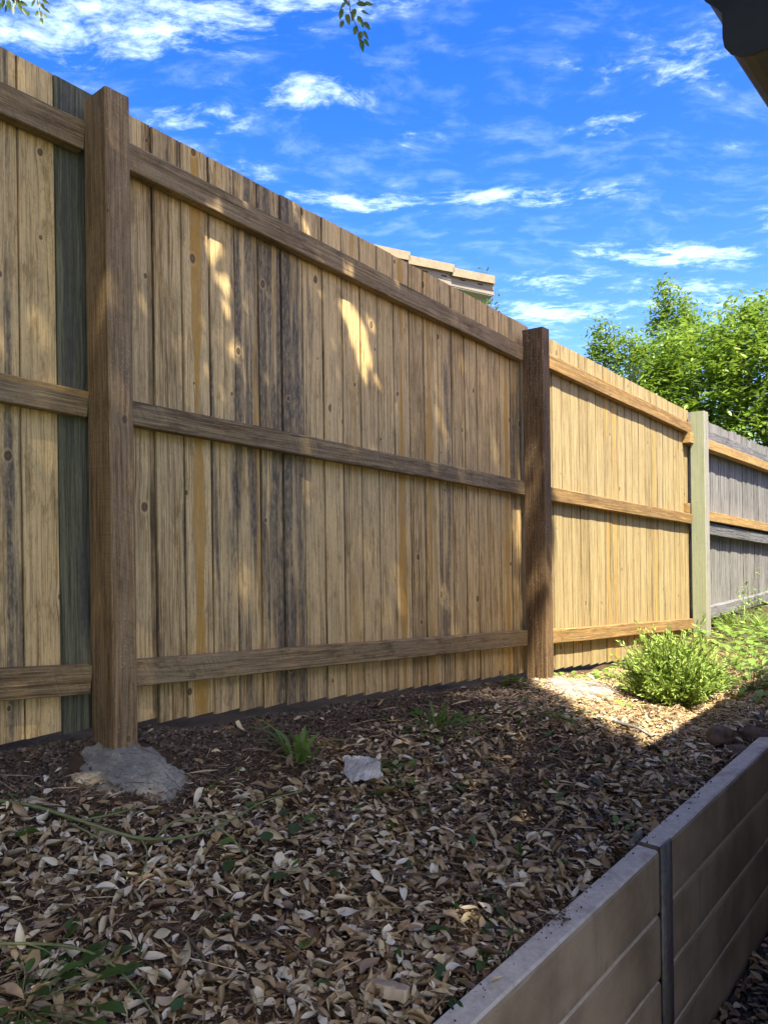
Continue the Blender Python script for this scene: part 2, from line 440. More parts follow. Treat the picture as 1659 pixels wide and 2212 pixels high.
def soil_mat():
    m, t, b, out = new_mat('garden soil')
    tcn = t.node('ShaderNodeTexCoord'); P = tcn.outputs['Object']
    n1 = t.noise(P, 2.3, 4, 0.6); n2 = t.noise(P, 60.0, 6, 0.7); n3 = t.noise(P, 300.0, 3, 0.6)
    c = t.mix(t.ramp(n1, 0.35, 0.65), (0.062, 0.038, 0.018), (0.115, 0.072, 0.034))
    c = t.mix(t.ramp(n2, 0.5, 0.75, 0, 0.7), c, (0.16, 0.105, 0.065))
    c = t.mix(t.ramp(n3, 0.66, 0.74, 0, 0.7), c, (0.34, 0.27, 0.19))
    t.l.new(c, b.inputs['Base Color']); b.inputs['Roughness'].default_value = 0.95
    b.inputs['Specular IOR Level'].default_value = 0.15
    bump(t, b, t.math('ADD', n2, t.math('MULTIPLY', n3, 0.5)), 0.9, 0.012)
    return m
M['soil'] = soil_mat()
M['path'] = simple_mat('dark gravel', (0.055, 0.05, 0.047), 0.5, 40, 0.9, 0.8, 0.01)
M['far_ground'] = simple_mat('lawn', (0.07, 0.10, 0.035), 0.4, 3, 0.95, 0.5, 0.02)
def cement_mat(name, base, speckle):
    m, t, b, out = new_mat(name)
    tcn = t.node('ShaderNodeTexCoord'); P = tcn.outputs['Object']
    n1 = t.noise(P, 9.0, 5, 0.6); n2 = t.noise(P, 70.0, 7, 0.75); n3 = t.noise(P, 190.0, 3, 0.6); v = t.vor(P, 85.0)
    c = t.mix(t.ramp(n1, 0.32, 0.68), tuple(q*0.55 for q in base), tuple(q*1.2 for q in base))
    c = t.mix(t.ramp(n2, 0.36, 0.52, 0.5, 0.0), c, tuple(q*0.30 for q in base))
    c = t.mix(t.ramp(n3, 0.62, 0.70, 0.0, speckle), c, tuple(min(1, q*2.3) for q in base))
    t.l.new(c, b.inputs['Base Color']); b.inputs['Roughness'].default_value = 0.85
    bump(t, b, t.math('ADD', n2, t.math('MULTIPLY', v, 0.6)), 1.0, 0.014)
    return m
M['cement'] = cement_mat('wet cement', (0.37, 0.325, 0.225), 0.7)
M['cement_dry'] = cement_mat('dry cement', (0.40, 0.36, 0.29), 0.5)
M['rock'] = simple_mat('brown rock', (0.13, 0.085, 0.055), 0.45, 25, 0.9, 0.9, 0.012)
M['paper'] = simple_mat('torn white bag', (0.36, 0.33, 0.275), 0.5, 22, 0.55, 0.5, 0.004)
M['offcut'] = simple_mat('timber offcut', (0.40, 0.30, 0.185), 0.4, 30, 0.85, 0.6, 0.004)
M['twig'] = simple_mat('twig bark', (0.10, 0.066, 0.042), 0.4, 60, 0.9, 0.5, 0.002)
M['deadstick'] = simple_mat('bleached stick', (0.25, 0.23, 0.20), 0.5, 40, 0.9, 0.7, 0.003)
M['bark'] = simple_mat('tree bark', (0.13, 0.10, 0.075), 0.4, 14, 0.95, 0.9, 0.02)
M['stem'] = simple_mat('green stem', (0.13, 0.19, 0.05), 0.3, 50, 0.6, 0.2, 0.001, second=(0.16, 0.15, 0.06))
M['gutter'] = simple_mat('old gutter paint', (0.085, 0.066, 0.05), 0.35, 16, 0.6, 0.35, 0.003)
M['cap'] = simple_mat('shaded gutter end', (0.030, 0.027, 0.024), 0.3, 16, 0.6, 0.2, 0.002)  # unlit end face of the gutter, its shade put into the colour
M['soffit'] = simple_mat('eave board', (0.45, 0.43, 0.40), 0.1, 6, 0.8, 0.1)
M['housewall'] = simple_mat('rendered house wall', (0.46, 0.41, 0.35), 0.12, 30, 0.9, 0.3, 0.003)
M['rooftile'] = simple_mat('terracotta roof tile', (0.42, 0.27, 0.18), 0.3, 20, 0.85, 0.4, 0.004)
M['roof_n'] = simple_mat('sandy roof tile', (0.30, 0.24, 0.15), 0.18, 45, 0.9, 0.4, 0.003, det=8)
M['gutter_n'] = simple_mat('beige gutter paint', (0.29, 0.25, 0.18), 0.05, 8, 0.45, 0.0)
M['slot'] = simple_mat('gutter slot', (0.03, 0.03, 0.03), 0.1, 8, 0.9, 0.0)
M['wall_n'] = simple_mat('pale house wall', (0.62, 0.58, 0.52), 0.08, 10, 0.9, 0.1)

def leaf_mat(name, stops, rough=0.55, trans=0.0, vein=0.0, spec=0.35, noise_scale=60.0, attr_kind='GEOMETRY'):
    m, t, b, out = new_mat(name)
    a = t.attr('tint', attr_kind)
    tcn = t.node('ShaderNodeTexCoord'); P = tcn.outputs['Object']
    n = t.noise(P, noise_scale, 4, 0.6)
    c = t.cramp(t.math('ADD', a, t.math('MULTIPLY', t.math('SUBTRACT', n, 0.5), 0.28)), stops)
    t.l.new(c, b.inputs['Base Color']); b.inputs['Roughness'].default_value = rough
    b.inputs['Specular IOR Level'].default_value = spec
    if trans > 0:
        tr = t.node('ShaderNodeBsdfTranslucent')
        t.l.new(t.mix(0.5, c, (0.34, 0.46, 0.05)), tr.inputs['Color'])
        mx = t.node('ShaderNodeMixShader'); mx.inputs[0].default_value = trans
        t.l.new(b.outputs[0], mx.inputs[1]); t.l.new(tr.outputs[0], mx.inputs[2]); t.l.new(mx.outputs[0], out.inputs['Surface'])
    return m
DRY = [(0.0, (0.050, 0.027, 0.012)), (0.25, (0.155, 0.088, 0.034)), (0.55, (0.325, 0.212, 0.092)), (0.8, (0.47, 0.365, 0.19)), (1.0, (0.62, 0.54, 0.36))]
M['dry'] = leaf_mat('dry leaves', DRY, 0.48, 0.0, spec=0.5)
M['dry_single'] = leaf_mat('dry leaf', DRY, 0.48, 0.0, spec=0.5, attr_kind='OBJECT', noise_scale=1.6)
M['chips'] = leaf_mat('bark chips', [(0.0, (0.05, 0.03, 0.02)), (0.4, (0.16, 0.10, 0.055)), (0.75, (0.33, 0.22, 0.12)), (1.0, (0.62, 0.45, 0.21))], 0.9, 0.0)
M['scoria'] = leaf_mat('scoria', [(0.0, (0.045, 0.029, 0.017)), (0.6, (0.105, 0.069, 0.038)), (1.0, (0.20, 0.15, 0.095))], 0.9, 0.0)
M['gravel'] = leaf_mat('path stones', [(0.0, (0.02, 0.02, 0.021)), (0.6, (0.055, 0.053, 0.052)), (1.0, (0.12, 0.115, 0.11))], 0.8, 0.0)
GREENS = [(0.0, (0.028, 0.058, 0.012)), (0.5, (0.062, 0.125, 0.020)), (1.0, (0.125, 0.21, 0.035))]
M['shrub'] = leaf_mat('shrub leaves', [(0.0, (0.08, 0.14, 0.022)), (0.5, (0.21, 0.32, 0.05)), (1.0, (0.43, 0.53, 0.13))], 0.45, 0.3)
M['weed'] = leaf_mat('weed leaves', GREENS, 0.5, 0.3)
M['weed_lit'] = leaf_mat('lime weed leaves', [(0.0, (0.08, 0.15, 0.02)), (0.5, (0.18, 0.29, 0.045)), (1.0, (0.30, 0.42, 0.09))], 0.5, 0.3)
M['crown'] = leaf_mat('glossy tree leaves', [(0.0, (0.060, 0.110, 0.012)), (0.5, (0.150, 0.250, 0.024)), (1.0, (0.27, 0.37, 0.05))], 0.38, 0.35, spec=0.5)
M['crown_dark'] = leaf_mat('dark tree leaves', [(0.0, (0.03, 0.06, 0.012)), (0.5, (0.06, 0.115, 0.02)), (1.0, (0.13, 0.19, 0.035))], 0.4, 0.3, spec=0.45)
M['canopy'] = leaf_mat('overhead leaves', [(0.0, (0.03, 0.06, 0.012)), (1.0, (0.075, 0.12, 0.025))], 0.45, 0.22)
M['canopy_leaf'] = leaf_mat('hanging leaf', [(0.0, (0.03, 0.06, 0.012)), (1.0, (0.085, 0.13, 0.03))], 0.45, 0.3, attr_kind='OBJECT')

# ------------------------------------------------------------------ ground shape
def lumps(s, p):
    s = np.asarray(s, float); p = np.asarray(p, float)
    return (0.010*np.sin(5.1*s + 1.3)*np.cos(6.3*p + 0.4) + 0.007*np.sin(11.7*s - 2.0*p) * np.cos(9.1*p + 3.1*s)
            + 0.004*np.sin(23.0*s + 17.0*p) + 0.004*np.cos(31.0*p - 13.0*s))
def ground_z(s, p):
    s = np.asarray(s, float); p = np.asarray(p, float)
    zf = -0.660 - 0.105*np.clip(s, -3.0, 3.7)
    zw = np.full_like(zf, -0.972)
    t = np.clip((p + 0.12)/1.2, 0, 1)
    t = t*t*(3 - 2*t)*0.45 + t*0.55
    edge = np.clip((1.08 - p)/0.25, 0, 1)
    return zf*(1 - t) + zw*t + lumps(s, p)*(0.4 + 0.6*edge)

def grid_mesh(name, s0, s1, p0, p1, step, fz):
    ss = np.arange(s0, s1 + 1e-6, step); pp = np.arange(p0, p1 + 1e-6, step)
    SS, PP = np.meshgrid(ss, pp, indexing='ij')
    V = WA(SS.ravel(), PP.ravel(), fz(SS, PP).ravel())
    a, b = len(ss), len(pp)
    i = (np.arange(a-1)[:, None]*b + np.arange(b-1)[None]).ravel()
    return mesh_np(name, V, np.stack([i, i+b, i+b+1, i+1], 1))

lawn = link('ground', mesh_np('ground', [(-400, -400, -0.02), (400, -400, -0.02), (400, 400, -0.02), (-400, 400, -0.02)], np.array([[0, 1, 2, 3]])), M['far_ground'])
tag(lawn, 'wide grassy ground around the yard', kind='structure')
path = link('path', grid_mesh('path', -3.5, 9.5, 1.12, 3.2, 0.05, lambda s, p: -EYE + 0.006 + lumps(s, p)*0.4), M['path'], smooth=True)
tag(path, 'dark gravel path below the retaining wall', kind='structure')
bed = link('garden_bed', grid_mesh('garden_bed', -3.4, 9.5, -0.60, 1.082, 0.022, ground_z), M['soil'], smooth=True)
tag(bed, 'dark soil of the raised garden bed between fence and wall', kind='structure')
far = link('neighbour_yard', grid_mesh('neighbour_yard', -3.4, 9.5, -4.0, -0.60, 0.2, lambda s, p: ground_z(s, np.full_like(p, -0.60)) - 0.0), M['far_ground'], smooth=True)
tag(far, 'ground of the yard behind the fence', kind='structure')

# ------------------------------------------------------------------ timber fence
def prism(name, x0, x1, y0, y1, zb, zt, ch=0.002, mid=0):
    """an upright piece with chamfered long edges; zb and zt give the cut height at x0 and x1"""
    out = [(x0+ch, y0), (x1-ch, y0), (x1, y0+ch), (x1, y1-ch), (x1-ch, y1), (x0+ch, y1), (x0, y1-ch), (x0, y0+ch)]
    V, Fc = [], []
    for (za, zc) in (zb, zt):
        for (x, y) in out:
            f = (x - x0)/(x1 - x0)
            V.append((x, y, za + (zc - za)*f))
    k = len(out)
    for i in range(k):
        j = (i+1) % k
        Fc.append((i, j, k+j, k+i))
    me = bpy.data.meshes.new(name)
    me.from_pydata(V, [], Fc + [tuple(range(k-1, -1, -1)), tuple(range(k, 2*k))])
    me.update()
    return me

def props(o, seed=0.0, tone=0.0, orange=0.0, streak=0.0, stain=0.0):
    o["seed"] = float(seed); o["tone"] = float(tone); o["orange"] = float(orange); o["streak"] = float(streak); o["stain"] = float(stain)
    return o

PB = -0.160          # face of the palings
CAM_S, CAM_P = -1.06, 1.934
def far_plane(s, z, d0, d1):
    """the survey was reduced to a plane d0 from the tripod; move it to the plane d1"""
    k = d1/d0
    return CAM_S + (s - CAM_S)*k, z*k
def top_line(s): return 1.2335 - 0.0925*s + 0.0012*max(0, s-2.5)**2
def foot_line(s): return -0.612 - 0.106*s if s > -0.2 else -0.591 - 0.02*(s+0.2)

fence = empty('timber_fence', W(1.2, -0.1, -0.75))
tag(fence, 'tall new timber paling fence with three rails and square posts along the garden bed', 'fence')
old_fence = empty('old_fence', W(7.0, -0.1, -1.0))
tag(old_fence, 'silver grey weathered paling fence beyond the green post', 'fence')

def paling(parent, s0, s1, p, mat, zt0, zt1, zb, th=0.016, yaw=0.0, **kw):
    kb = (CAM_P - PB)/(CAM_P + 0.115)
    s0, s1 = CAM_S + (s0 - CAM_S)*kb, CAM_S + (s1 - CAM_S)*kb
    zt0, zt1, zb = zt0*kb, zt1*kb, (zb[0]*kb, zb[1]*kb)
    w = s1 - s0; cx = (s0 + s1)/2
    base = min(zb)
    me = prism('paling', -w/2, w/2, -th, 0.0, (zb[0]-base, zb[1]-base), (zt0-base, zt1-base), ch=0.0030)
    # local x runs along the fence, local y out of it
    x = D3*math.cos(yaw) + N3*math.sin(yaw); y = N3*math.cos(yaw) - D3*math.sin(yaw)
    lean = random.uniform(-0.0012, 0.0012)
    zax = Z3 + D3*lean
    o = link('paling', me, mat, parent, frame_mat(x, y, zax, W(cx, p, base)))
    # the frame is left handed with x along and y out, so mirror-safe normals are rebuilt
    return props(o, **kw)

def fix(o):
    bm = bmesh.new(); bm.from_mesh(o.data); bmesh.ops.recalc_face_normals(bm, faces=bm.faces); bm.to_mesh(o.data); bm.free()

# the section left of the near post
e0 = [0.045 - 0.105*i for i in range(0, 24)]
spec0 = {0: ('paling_green', dict(tone=-0.05, stain=.6)), 1: ('paling', dict(tone=0.16)), 2: ('paling', dict(tone=0.05, stain=.3)), 3: ('paling', dict(tone=0.02, orange=0.8, streak=0.02))}
e0[1] = -0.0906; e0[2] = -0.193; e0[3] = -0.262
for i in range(22):
    s1, s0 = e0[i], e0[i+1]
    if i == 0: s1 = 0.074
    mt, kw = spec0.get(i, ('paling', dict(tone=random.uniform(-0.1, 0.15))))
    zb = foot_line(s0) - 0.01
    paling(fence, s0 + 0.0012, s1 - 0.0012, PB + random.uniform(-0.0015, 0.0015), M[mt], top_line(s0), top_line(s1), (zb, zb),
           seed=random.uniform(0, 40), yaw=random.uniform(-0.008, 0.008), **kw)
# between the near post and the dark post
spec1 = {0: dict(tone=-0.04), 1: dict(tone=-0.14, stain=.25), 2: dict(tone=0.06, orange=1.0, streak=0.002), 3: dict(tone=0.10, stain=0.40), 4: dict(tone=-0.02, stain=0.70, orange=.7, streak=.047),
         5: dict(tone=-0.10, stain=1.0), 6: dict(tone=-0.06, stain=0.95), 7: dict(tone=0.12, stain=0.5), 8: dict(tone=0.24), 9: dict(tone=0.08, orange=0.45, streak=0.01),
         10: dict(tone=0.05), 11: dict(tone=0.02), 12: dict(tone=0.04, orange=1.0, streak=-0.005), 13: dict(tone=-0.16, stain=.2), 14: dict(tone=0.05, orange=0.9, streak=-0.02),
         15: dict(tone=0.04, stain=0.65), 16: dict(tone=-0.10), 17: dict(tone=0.02, stain=0.1), 18: dict(tone=-0.03), 19: dict(tone=-0.02), 20: dict(tone=0.02, orange=0.9, streak=0.01), 21: dict(tone=-0.10, stain=0.5)}
for i in range(23):
    s0 = 0.108 + 0.10535*i; s1 = s0 + 0.10535
    if i == 0: s0 = 0.078
    kw = spec1.get(i, dict(tone=0.0))
    zb = foot_line(s0 + 0.10) - random.uniform(-0.002, 0.004)
    if i == 22: s1 = 2.52
    gap = 0.0018 if i in (1, 13, 14) else 0.0010
    paling(fence, s0 + gap, s1 - 0.0012, PB + random.uniform(-0.003, 0.002), M['paling'], top_line(s0)+random.uniform(-.001, .001), top_line(s1)+random.uniform(-.001, .001),
           (zb, zb), seed=3.1 + i*1.73, yaw=random.uniform(-0.012, 0.012), **kw)
# between the dark post and the green post
w2 = (5.03 - 2.545)/22
for i in range(22):
    s0 = 2.545 + w2*i; s1 = s0 + w2
    zb = foot_line(s0 + 0.1) - random.uniform(-0.002, 0.003)
    kw = dict(tone=random.uniform(-0.04, 0.16))
    if i in (8, 9, 15): kw = dict(tone=0.0, orange=0.75, streak=random.uniform(-0.02, 0.02))
    if i in (10, 16, 17): kw['stain'] = 0.22
    paling(fence, s0 + 0.0012, s1 - 0.0012, PB + random.uniform(-0.002, 0.002), M['paling_lit'], top_line(s0)+random.uniform(-.002, .002), top_line(s1)+random.uniform(-.002, .002), (zb, zb),
           seed=50.3 + i*1.37, yaw=random.uniform(-0.010, 0.010), **kw)

def rail(parent, sA, zA, sB, zB, h, p0, p1, mat, **kw):
    """a rail whose top front edge runs from (sA, zA) to (sB, zB)"""
    kr = (CAM_P - p1)/(CAM_P - p1 - 0.045)
    qA, qB = CAM_S + (sA - CAM_S)*kr, CAM_S + (sB - CAM_S)*kr
    gr = (zB - zA)*kr/(qB - qA)
    zA, zB = zA*kr + gr*(sA - qA), zB*kr + gr*(sB - qB)
    a = W(sA, p1, zA); b_ = W(sB, p1, zB)
    ln = (b_ - a).length
    zax = (b_ - a).normalized()
    yax = N3
    xax = yax.cross(zax).normalized()
    if xax.z < 0: xax = -xax
    n = 9
    out = [(-h+.003, p0-p1), (-h, p0-p1+.003), (-h, -.003), (-h+.003, 0), (-.003, 0), (0, -.003), (0, p0-p1+.003), (-.003, p0-p1)]
    V, Fc = [], []
    for i in range(n):
        jx = random.uniform(-0.0022, 0.0022); jy = random.uniform(-0.0015, 0.0015)
        for (x, y) in out: V.append((x + jx, y + (jy if y > -0.01 else 0), ln*i/(n-1)))
    k = len(out)
    for i in range(n-1):
        for j in range(k):
            q = (j+1) % k
            Fc.append((i*k+j, i*k+q, (i+1)*k+q, (i+1)*k+j))
    me = bpy.data.meshes.new('rail'); me.from_pydata(V, [], Fc + [tuple(range(k)), tuple(range((n-1)*k, n*k))]); me.update()
    bm = bmesh.new(); bm.from_mesh(me); bmesh.ops.recalc_face_normals(bm, faces=bm.faces); bm.to_mesh(me); bm.free()
    return props(link('rail', me, mat, parent, frame_mat(xax, yax, zax, a)), **kw)

RF, RB = -0.115, PB + 0.003
rail(fence, -2.30, 1.290, 0.0, 1.119, 0.084, RB, RF, M['rail'], seed=2.2, tone=-0.10)
rail(fence, -2.30, 0.560, 0.0, 0.354, 0.075, RB, RF, M['rail'], seed=5.7, tone=0.02, orange=0.5, streak=-0.012)
rail(fence, -2.30, -0.160, 0.0, -0.425, 0.083, RB, RF, M['rail'], seed=9.4, tone=-0.10, stain=0.2)
rail(fence, 0.076, 1.118, 2.464, 0.862, 0.084, RB, RF, M['rail'], seed=12.9, tone=0.02)
rail(fence, 0.076, 0.345, 2.464, 0.148, 0.075, RB, RF, M['rail'], seed=17.3, tone=-0.06, stain=0.12)
rail(fence, 0.076, -0.428, 2.464, -0.647, 0.080, RB, RF, M['rail'], seed=21.1, tone=0.06)
rail(fence, 2.541, 0.884, 5.10, 0.655, 0.084, RB, RF, M['rail_new'], seed=25.1, tone=-0.17)
rail(fence, 2.541, 0.136, 5.10, -0.062, 0.078, RB, RF, M['rail_new'], seed=28.3, tone=-0.20, stain=0.1)
rail(fence, 2.541, -0.658, 5.10, -0.895, 0.080, RB, RF, M['rail_new'], seed=33.8, tone=-0.12)

def post(parent, s0, s1, p0, p1, zb, zt, mat, slope=0.0, **kw):
    w = s1 - s0; dp = p1 - p0
    me = prism('post', -w/2, w/2, -dp/2, dp/2, (0, 0), (zt - zb + slope, zt - zb - slope), ch=0.004)
    bm = bmesh.new(); bm.from_mesh(me)
    bmesh.ops.recalc_face_normals(bm, faces=bm.faces); bm.to_mesh(me); bm.free()
    return props(link('post', me, mat, parent, frame_mat(D3, N3, Z3, W((s0+s1)/2, (p0+p1)/2, zb))), **kw)
post(fence, -2.375, -2.30, -0.125, 0.0, -0.60, 1.42, M['post_a'], seed=1.4)
post(fence, 0.0, 0.075, -0.125, 0.0, -0.78, 1.203, M['post_a'], slope=0.002, seed=4.2, tone=0.02)
tag(post(fence, 2.465, 2.540, -0.125, 0.0, -1.02, 0.972, M['post_b'], slope=0.002, seed=8.8), 'dark brown post spotted with dried cement')
tag(post(fence, 5.105, 5.205, -0.128, -0.015, -1.08, 0.775, M['post_c'], slope=0.002, seed=15.2), 'post with faded green paint')

for o in fence.children:
    if o.name.startswith('paling'): fix(o)

# short blocks and the return of the old rails beside the green post
def old_top(s): return 0.745 - 0.062*(s - 5.6)
x = 5.04; i = 0
while x < 10.2:
    wdt = random.uniform(0.070, 0.086)
    zt = old_top(x) + random.uniform(-0.012, 0.012)
    o = paling(old_fence, x + 0.002, x + wdt - 0.002, PB - 0.03 + random.uniform(-0.006, 0.004), M['grey'], zt + random.uniform(0, .008), zt - random.uniform(0, .008), (-1.02, -1.02),
               th=0.013, seed=random.uniform(0, 60), tone=random.uniform(-0.16, 0.12), yaw=random.uniform(-0.05, 0.05))
    fix(o)
    x += wdt + random.uniform(0.0, 0.003)
rail(old_fence, 5.206, 0.665, 10.1, 0.36, 0.095, PB-0.026, -0.130, M['grey_rail'], seed=3.3, tone=-0.05)
rail(old_fence, 5.02, 0.585, 10.1, 0.27, 0.082, PB-0.020, -0.100, M['rail_new'], seed=41.3, tone=0.04)
rail(old_fence, 5.206, -0.020, 10.1, -0.40, 0.082, PB-0.020, -0.100, M['rail_new'], seed=44.3, tone=0.0)
rail(old_fence, 5.206, -0.112, 10.1, -0.53, 0.098, PB-0.026, -0.123, M['grey_rail'], seed=6.3, tone=-0.12)
rail(old_fence, 5.206, -0.83, 10.1, -0.95, 0.10, PB-0.026, -0.123, M['grey_rail'], seed=7.9, tone=0.1)
rail(old_fence, 5.03, 0.03, 5.10, 0.027, 0.12, PB-0.012, -0.130, M['rail_new'], seed=46.3, tone=-0.15)

# ------------------------------------------------------------------ retaining wall of concrete sleepers
wall = empty('retaining_wall', W(1.0, 1.11, -EYE))
tag(wall, 'low retaining wall of stacked concrete sleepers with a steel post', 'wall')
SH = 0.1815
def sleeper(s0, s1, zt, seed, zoff=0.0):
    h = SH - 0.009; tk = 0.072; n = max(2, int((s1 - s0)/0.07))
    c1 = 0.010
    out = [(-tk/2, -h/2), (tk/2 - 0.007, -h/2), (tk/2, -h/2 + 0.006), (tk/2, h/2 - c1), (tk/2 - c1*0.4, h/2 - c1*0.35), (tk/2 - c1, h/2), (-tk/2 + c1, h/2), (-tk/2, h/2 - c1)]
    V, Fc = [], []; k = len(out); ln = s1 - s0
    for i in range(n+1):
        for (y, z) in out:
            V.append((-ln/2 + ln*i/n, y + (random.uniform(-.0005, .0005) if abs(z) > h*.4 else 0), z + random.uniform(-.0005, .0005)))
    for i in range(n):
        for j in range(k):
            q = (j+1) % k
            Fc.append((i*k+j, i*k+q, (i+1)*k+q, (i+1)*k+j))
    me = bpy.data.meshes.new('sleeper'); me.from_pydata(V, [], Fc + [tuple(range(k)), tuple(range(n*k, n*k+k))]); me.update()
    bm = bmesh.new(); bm.from_mesh(me); bmesh.ops.recalc_face_normals(bm, faces=bm.faces); bm.to_mesh(me); bm.free()
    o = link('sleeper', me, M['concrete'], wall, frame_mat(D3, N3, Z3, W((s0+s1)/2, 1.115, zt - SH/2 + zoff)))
    return props(o, seed=seed)
ends = [(-2.98, -1.02), (-1.005, 0.985), (1.003, 2.985), (3.003, 4.985), (5.003, 6.985), (7.003, 8.985)]
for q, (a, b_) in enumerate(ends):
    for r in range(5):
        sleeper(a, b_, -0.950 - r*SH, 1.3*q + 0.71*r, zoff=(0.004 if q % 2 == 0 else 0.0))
for q, sc in enumerate((-1.0125, 0.994, 2.994, 4.994, 6.994)):
    # an H section: outer flange, web between the sleepers, inner flange
    b1 = boxes_mesh('steel_post', [(-0.038, 0.038, 0.0395, 0.046, -0.78, 0.012), (-0.005, 0.005, -0.040, 0.0395, -0.78, -0.006), (-0.042, 0.042, -0.046, -0.040, -0.78, 0.010)])
    link('steel_post', b1, M['steel'], wall, frame_mat(D3, N3, Z3, W(sc + (0.022 if q == 1 else 0), 1.115, -0.952)))

# ------------------------------------------------------------------ concrete footings
def mound(name, s, p, rs, rp, h, mat, label, seed, edge_drop=0.05, rough=0.010, flat=0.5):
    rg = np.random.default_rng(seed)
    nr, na = 46, 150
    ph = rg.uniform(0, 6.28, 8); V = []
    zc = float(ground_z(s, p))
    for i in range(nr+1):
        r = i/nr
        for j in range(na):
            a = 2*math.pi*j/na
            wob = 1 + 0.10*math.sin(2*a+ph[0]) + 0.09*math.sin(3*a+ph[1]) + 0.06*math.sin(7*a+ph[2]) + 0.035*math.sin(13*a+ph[3])
            ss = s + rs*r*wob*math.cos(a); pp = p + rp*r*wob*math.sin(a)
            z = float(ground_z(ss, pp)); zz = z*(1 - flat*(1 - r)) + zc*flat*(1 - r)
            q = Vector((ss*1.0, pp, seed*1.7))
            n1 = mnoise.fractal(q*11, 0.9, 2.1, 3); n2 = mnoise.fractal(q*42, 0.9, 2.0, 4)
            lump = rough*(0.9*n1 + n2*(0.35 + 1.1*r*r))
            fall = max(0.0, (r - 0.80)/0.20)
            V.append((ss, pp, zz + h*(1 - r**3.0) - edge_drop*fall**2 + lump*(1 - 0.4*fall)))
    V = np.array(V)
    Fc = []
    for i in range(nr):
        for j in range(na):
            k = (j+1) % na
            Fc.append((i*na+j, i*na+k, (i+1)*na+k, (i+1)*na+j))
    o = link(name, mesh_np(name, WA(V[:, 0], V[:, 1], V[:, 2]), np.array(Fc)), mat, smooth=True)
    return tag(o, label, 'footing', 'concrete footings of the fence posts')
mound('concrete_footing', 0.0, 0.075, 0.155, 0.165, 0.022, M['cement'], 'dark wet concrete heaped round the foot of the near post', 5, rough=0.009, flat=0.45, edge_drop=0.035)
mound('concrete_footing', 2.46, 0.17, 0.21, 0.27, 0.022, M['cement_dry'], 'pale dusty concrete spread at the foot of the dark brown post', 8, rough=0.010, edge_drop=0.03)

# ------------------------------------------------------------------ leaf shapes
def leaf_tpl(L=1.0, Wd=0.46, fold=0.35, curl=0.25, cup=0.0, twist=0.0, nst=5, point=0.75):
    V = [(-0.5*L, 0, 0)]
    ts = [(i+1)/(nst+1) for i in range(nst)]
    for t in ts:
        w = Wd*L*0.5*(math.sin(math.pi*t**point))**0.85
        zc = curl*L*(4*(t-0.5)**2)*0.25
        tw = twist*(t-0.5)
        xm = (t-0.5)*L
        for sgn in (-1, 0, 1):
            yy = sgn*w*math.cos(fold); zz = abs(sgn)*w*math.sin(fold) + cup*w*abs(sgn)
            V.append((xm, yy*math.cos(tw) - zz*math.sin(tw), zc + yy*math.sin(tw) + zz*math.cos(tw)))
    V.append((0.5*L, 0, curl*L*0.25))
    F_ = []
    F_ += [(0, 2, 1), (0, 3, 2)]
    for i in range(nst-1):
        a = 1 + i*3; b_ = a + 3
        F_ += [(a, a+1, b_+1), (a, b_+1, b_), (a+1, a+2, b_+2), (a+1, b_+2, b_+1)]
    a = 1 + (nst-1)*3; e = len(V)-1
    F_ += [(a, a+1, e), (a+1, a+2, e)]
    return np.array(V), np.array(F_)

def rot_mats(yaw, tilt, tdir, roll=None):
    cy, sy = np.cos(yaw), np.sin(yaw)
    n = len(yaw)
    Rz = np.zeros((n, 3, 3)); Rz[:, 0, 0] = cy; Rz[:, 0, 1] = -sy; Rz[:, 1, 0] = sy; Rz[:, 1, 1] = cy; Rz[:, 2, 2] = 1
    ax = np.stack([np.cos(tdir), np.sin(tdir), np.zeros(n)], 1)
    c, s = np.cos(tilt), np.sin(tilt); C = 1 - c
    x, y, z = ax.T
    R = np.stack([np.stack([c+x*x*C, x*y*C-z*s, x*z*C+y*s], -1), np.stack([y*x*C+z*s, c+y*y*C, y*z*C-x*s], -1), np.stack([z*x*C-y*s, z*y*C+x*s, c+z*z*C], -1)], 1)
    return R @ Rz

def scatter(acc, tpls, pos, size, yaw, tilt, tdir, tint):
    idx = rng.integers(0, len(tpls), len(pos))
    R = rot_mats(yaw, tilt, tdir)
    for k, (tv, tf) in enumerate(tpls):
        m = np.where(idx == k)[0]
        if not len(m): continue
        v = np.einsum('nij,vj->nvi', R[m], tv)*size[m][:, None, None] + pos[m][:, None, :]
        nv = len(tv)
        f = (tf[None] + (np.arange(len(m))*nv)[:, None, None]).reshape(-1, 3)
        acc.add(v.reshape(-1, 3), f, np.repeat(tint[m], nv))

dry_tpls = [leaf_tpl(1, random.uniform(0.34, 0.66), random.uniform(0.0, 1.0), random.uniform(-0.6, 0.9), random.uniform(-0.3, 0.5), random.uniform(-1.4, 1.4), 4, random.uniform(0.5, 1.2)) for _ in range(28)]
dry_fine = [leaf_tpl(1, random.uniform(0.36, 0.56), random.uniform(0.05, 0.95), random.uniform(-0.9, 1.5), random.uniform(-0.3, 0.6), random.uniform(-1.5, 1.5), 7, random.uniform(0.65, 0.95)) for _ in range(16)]

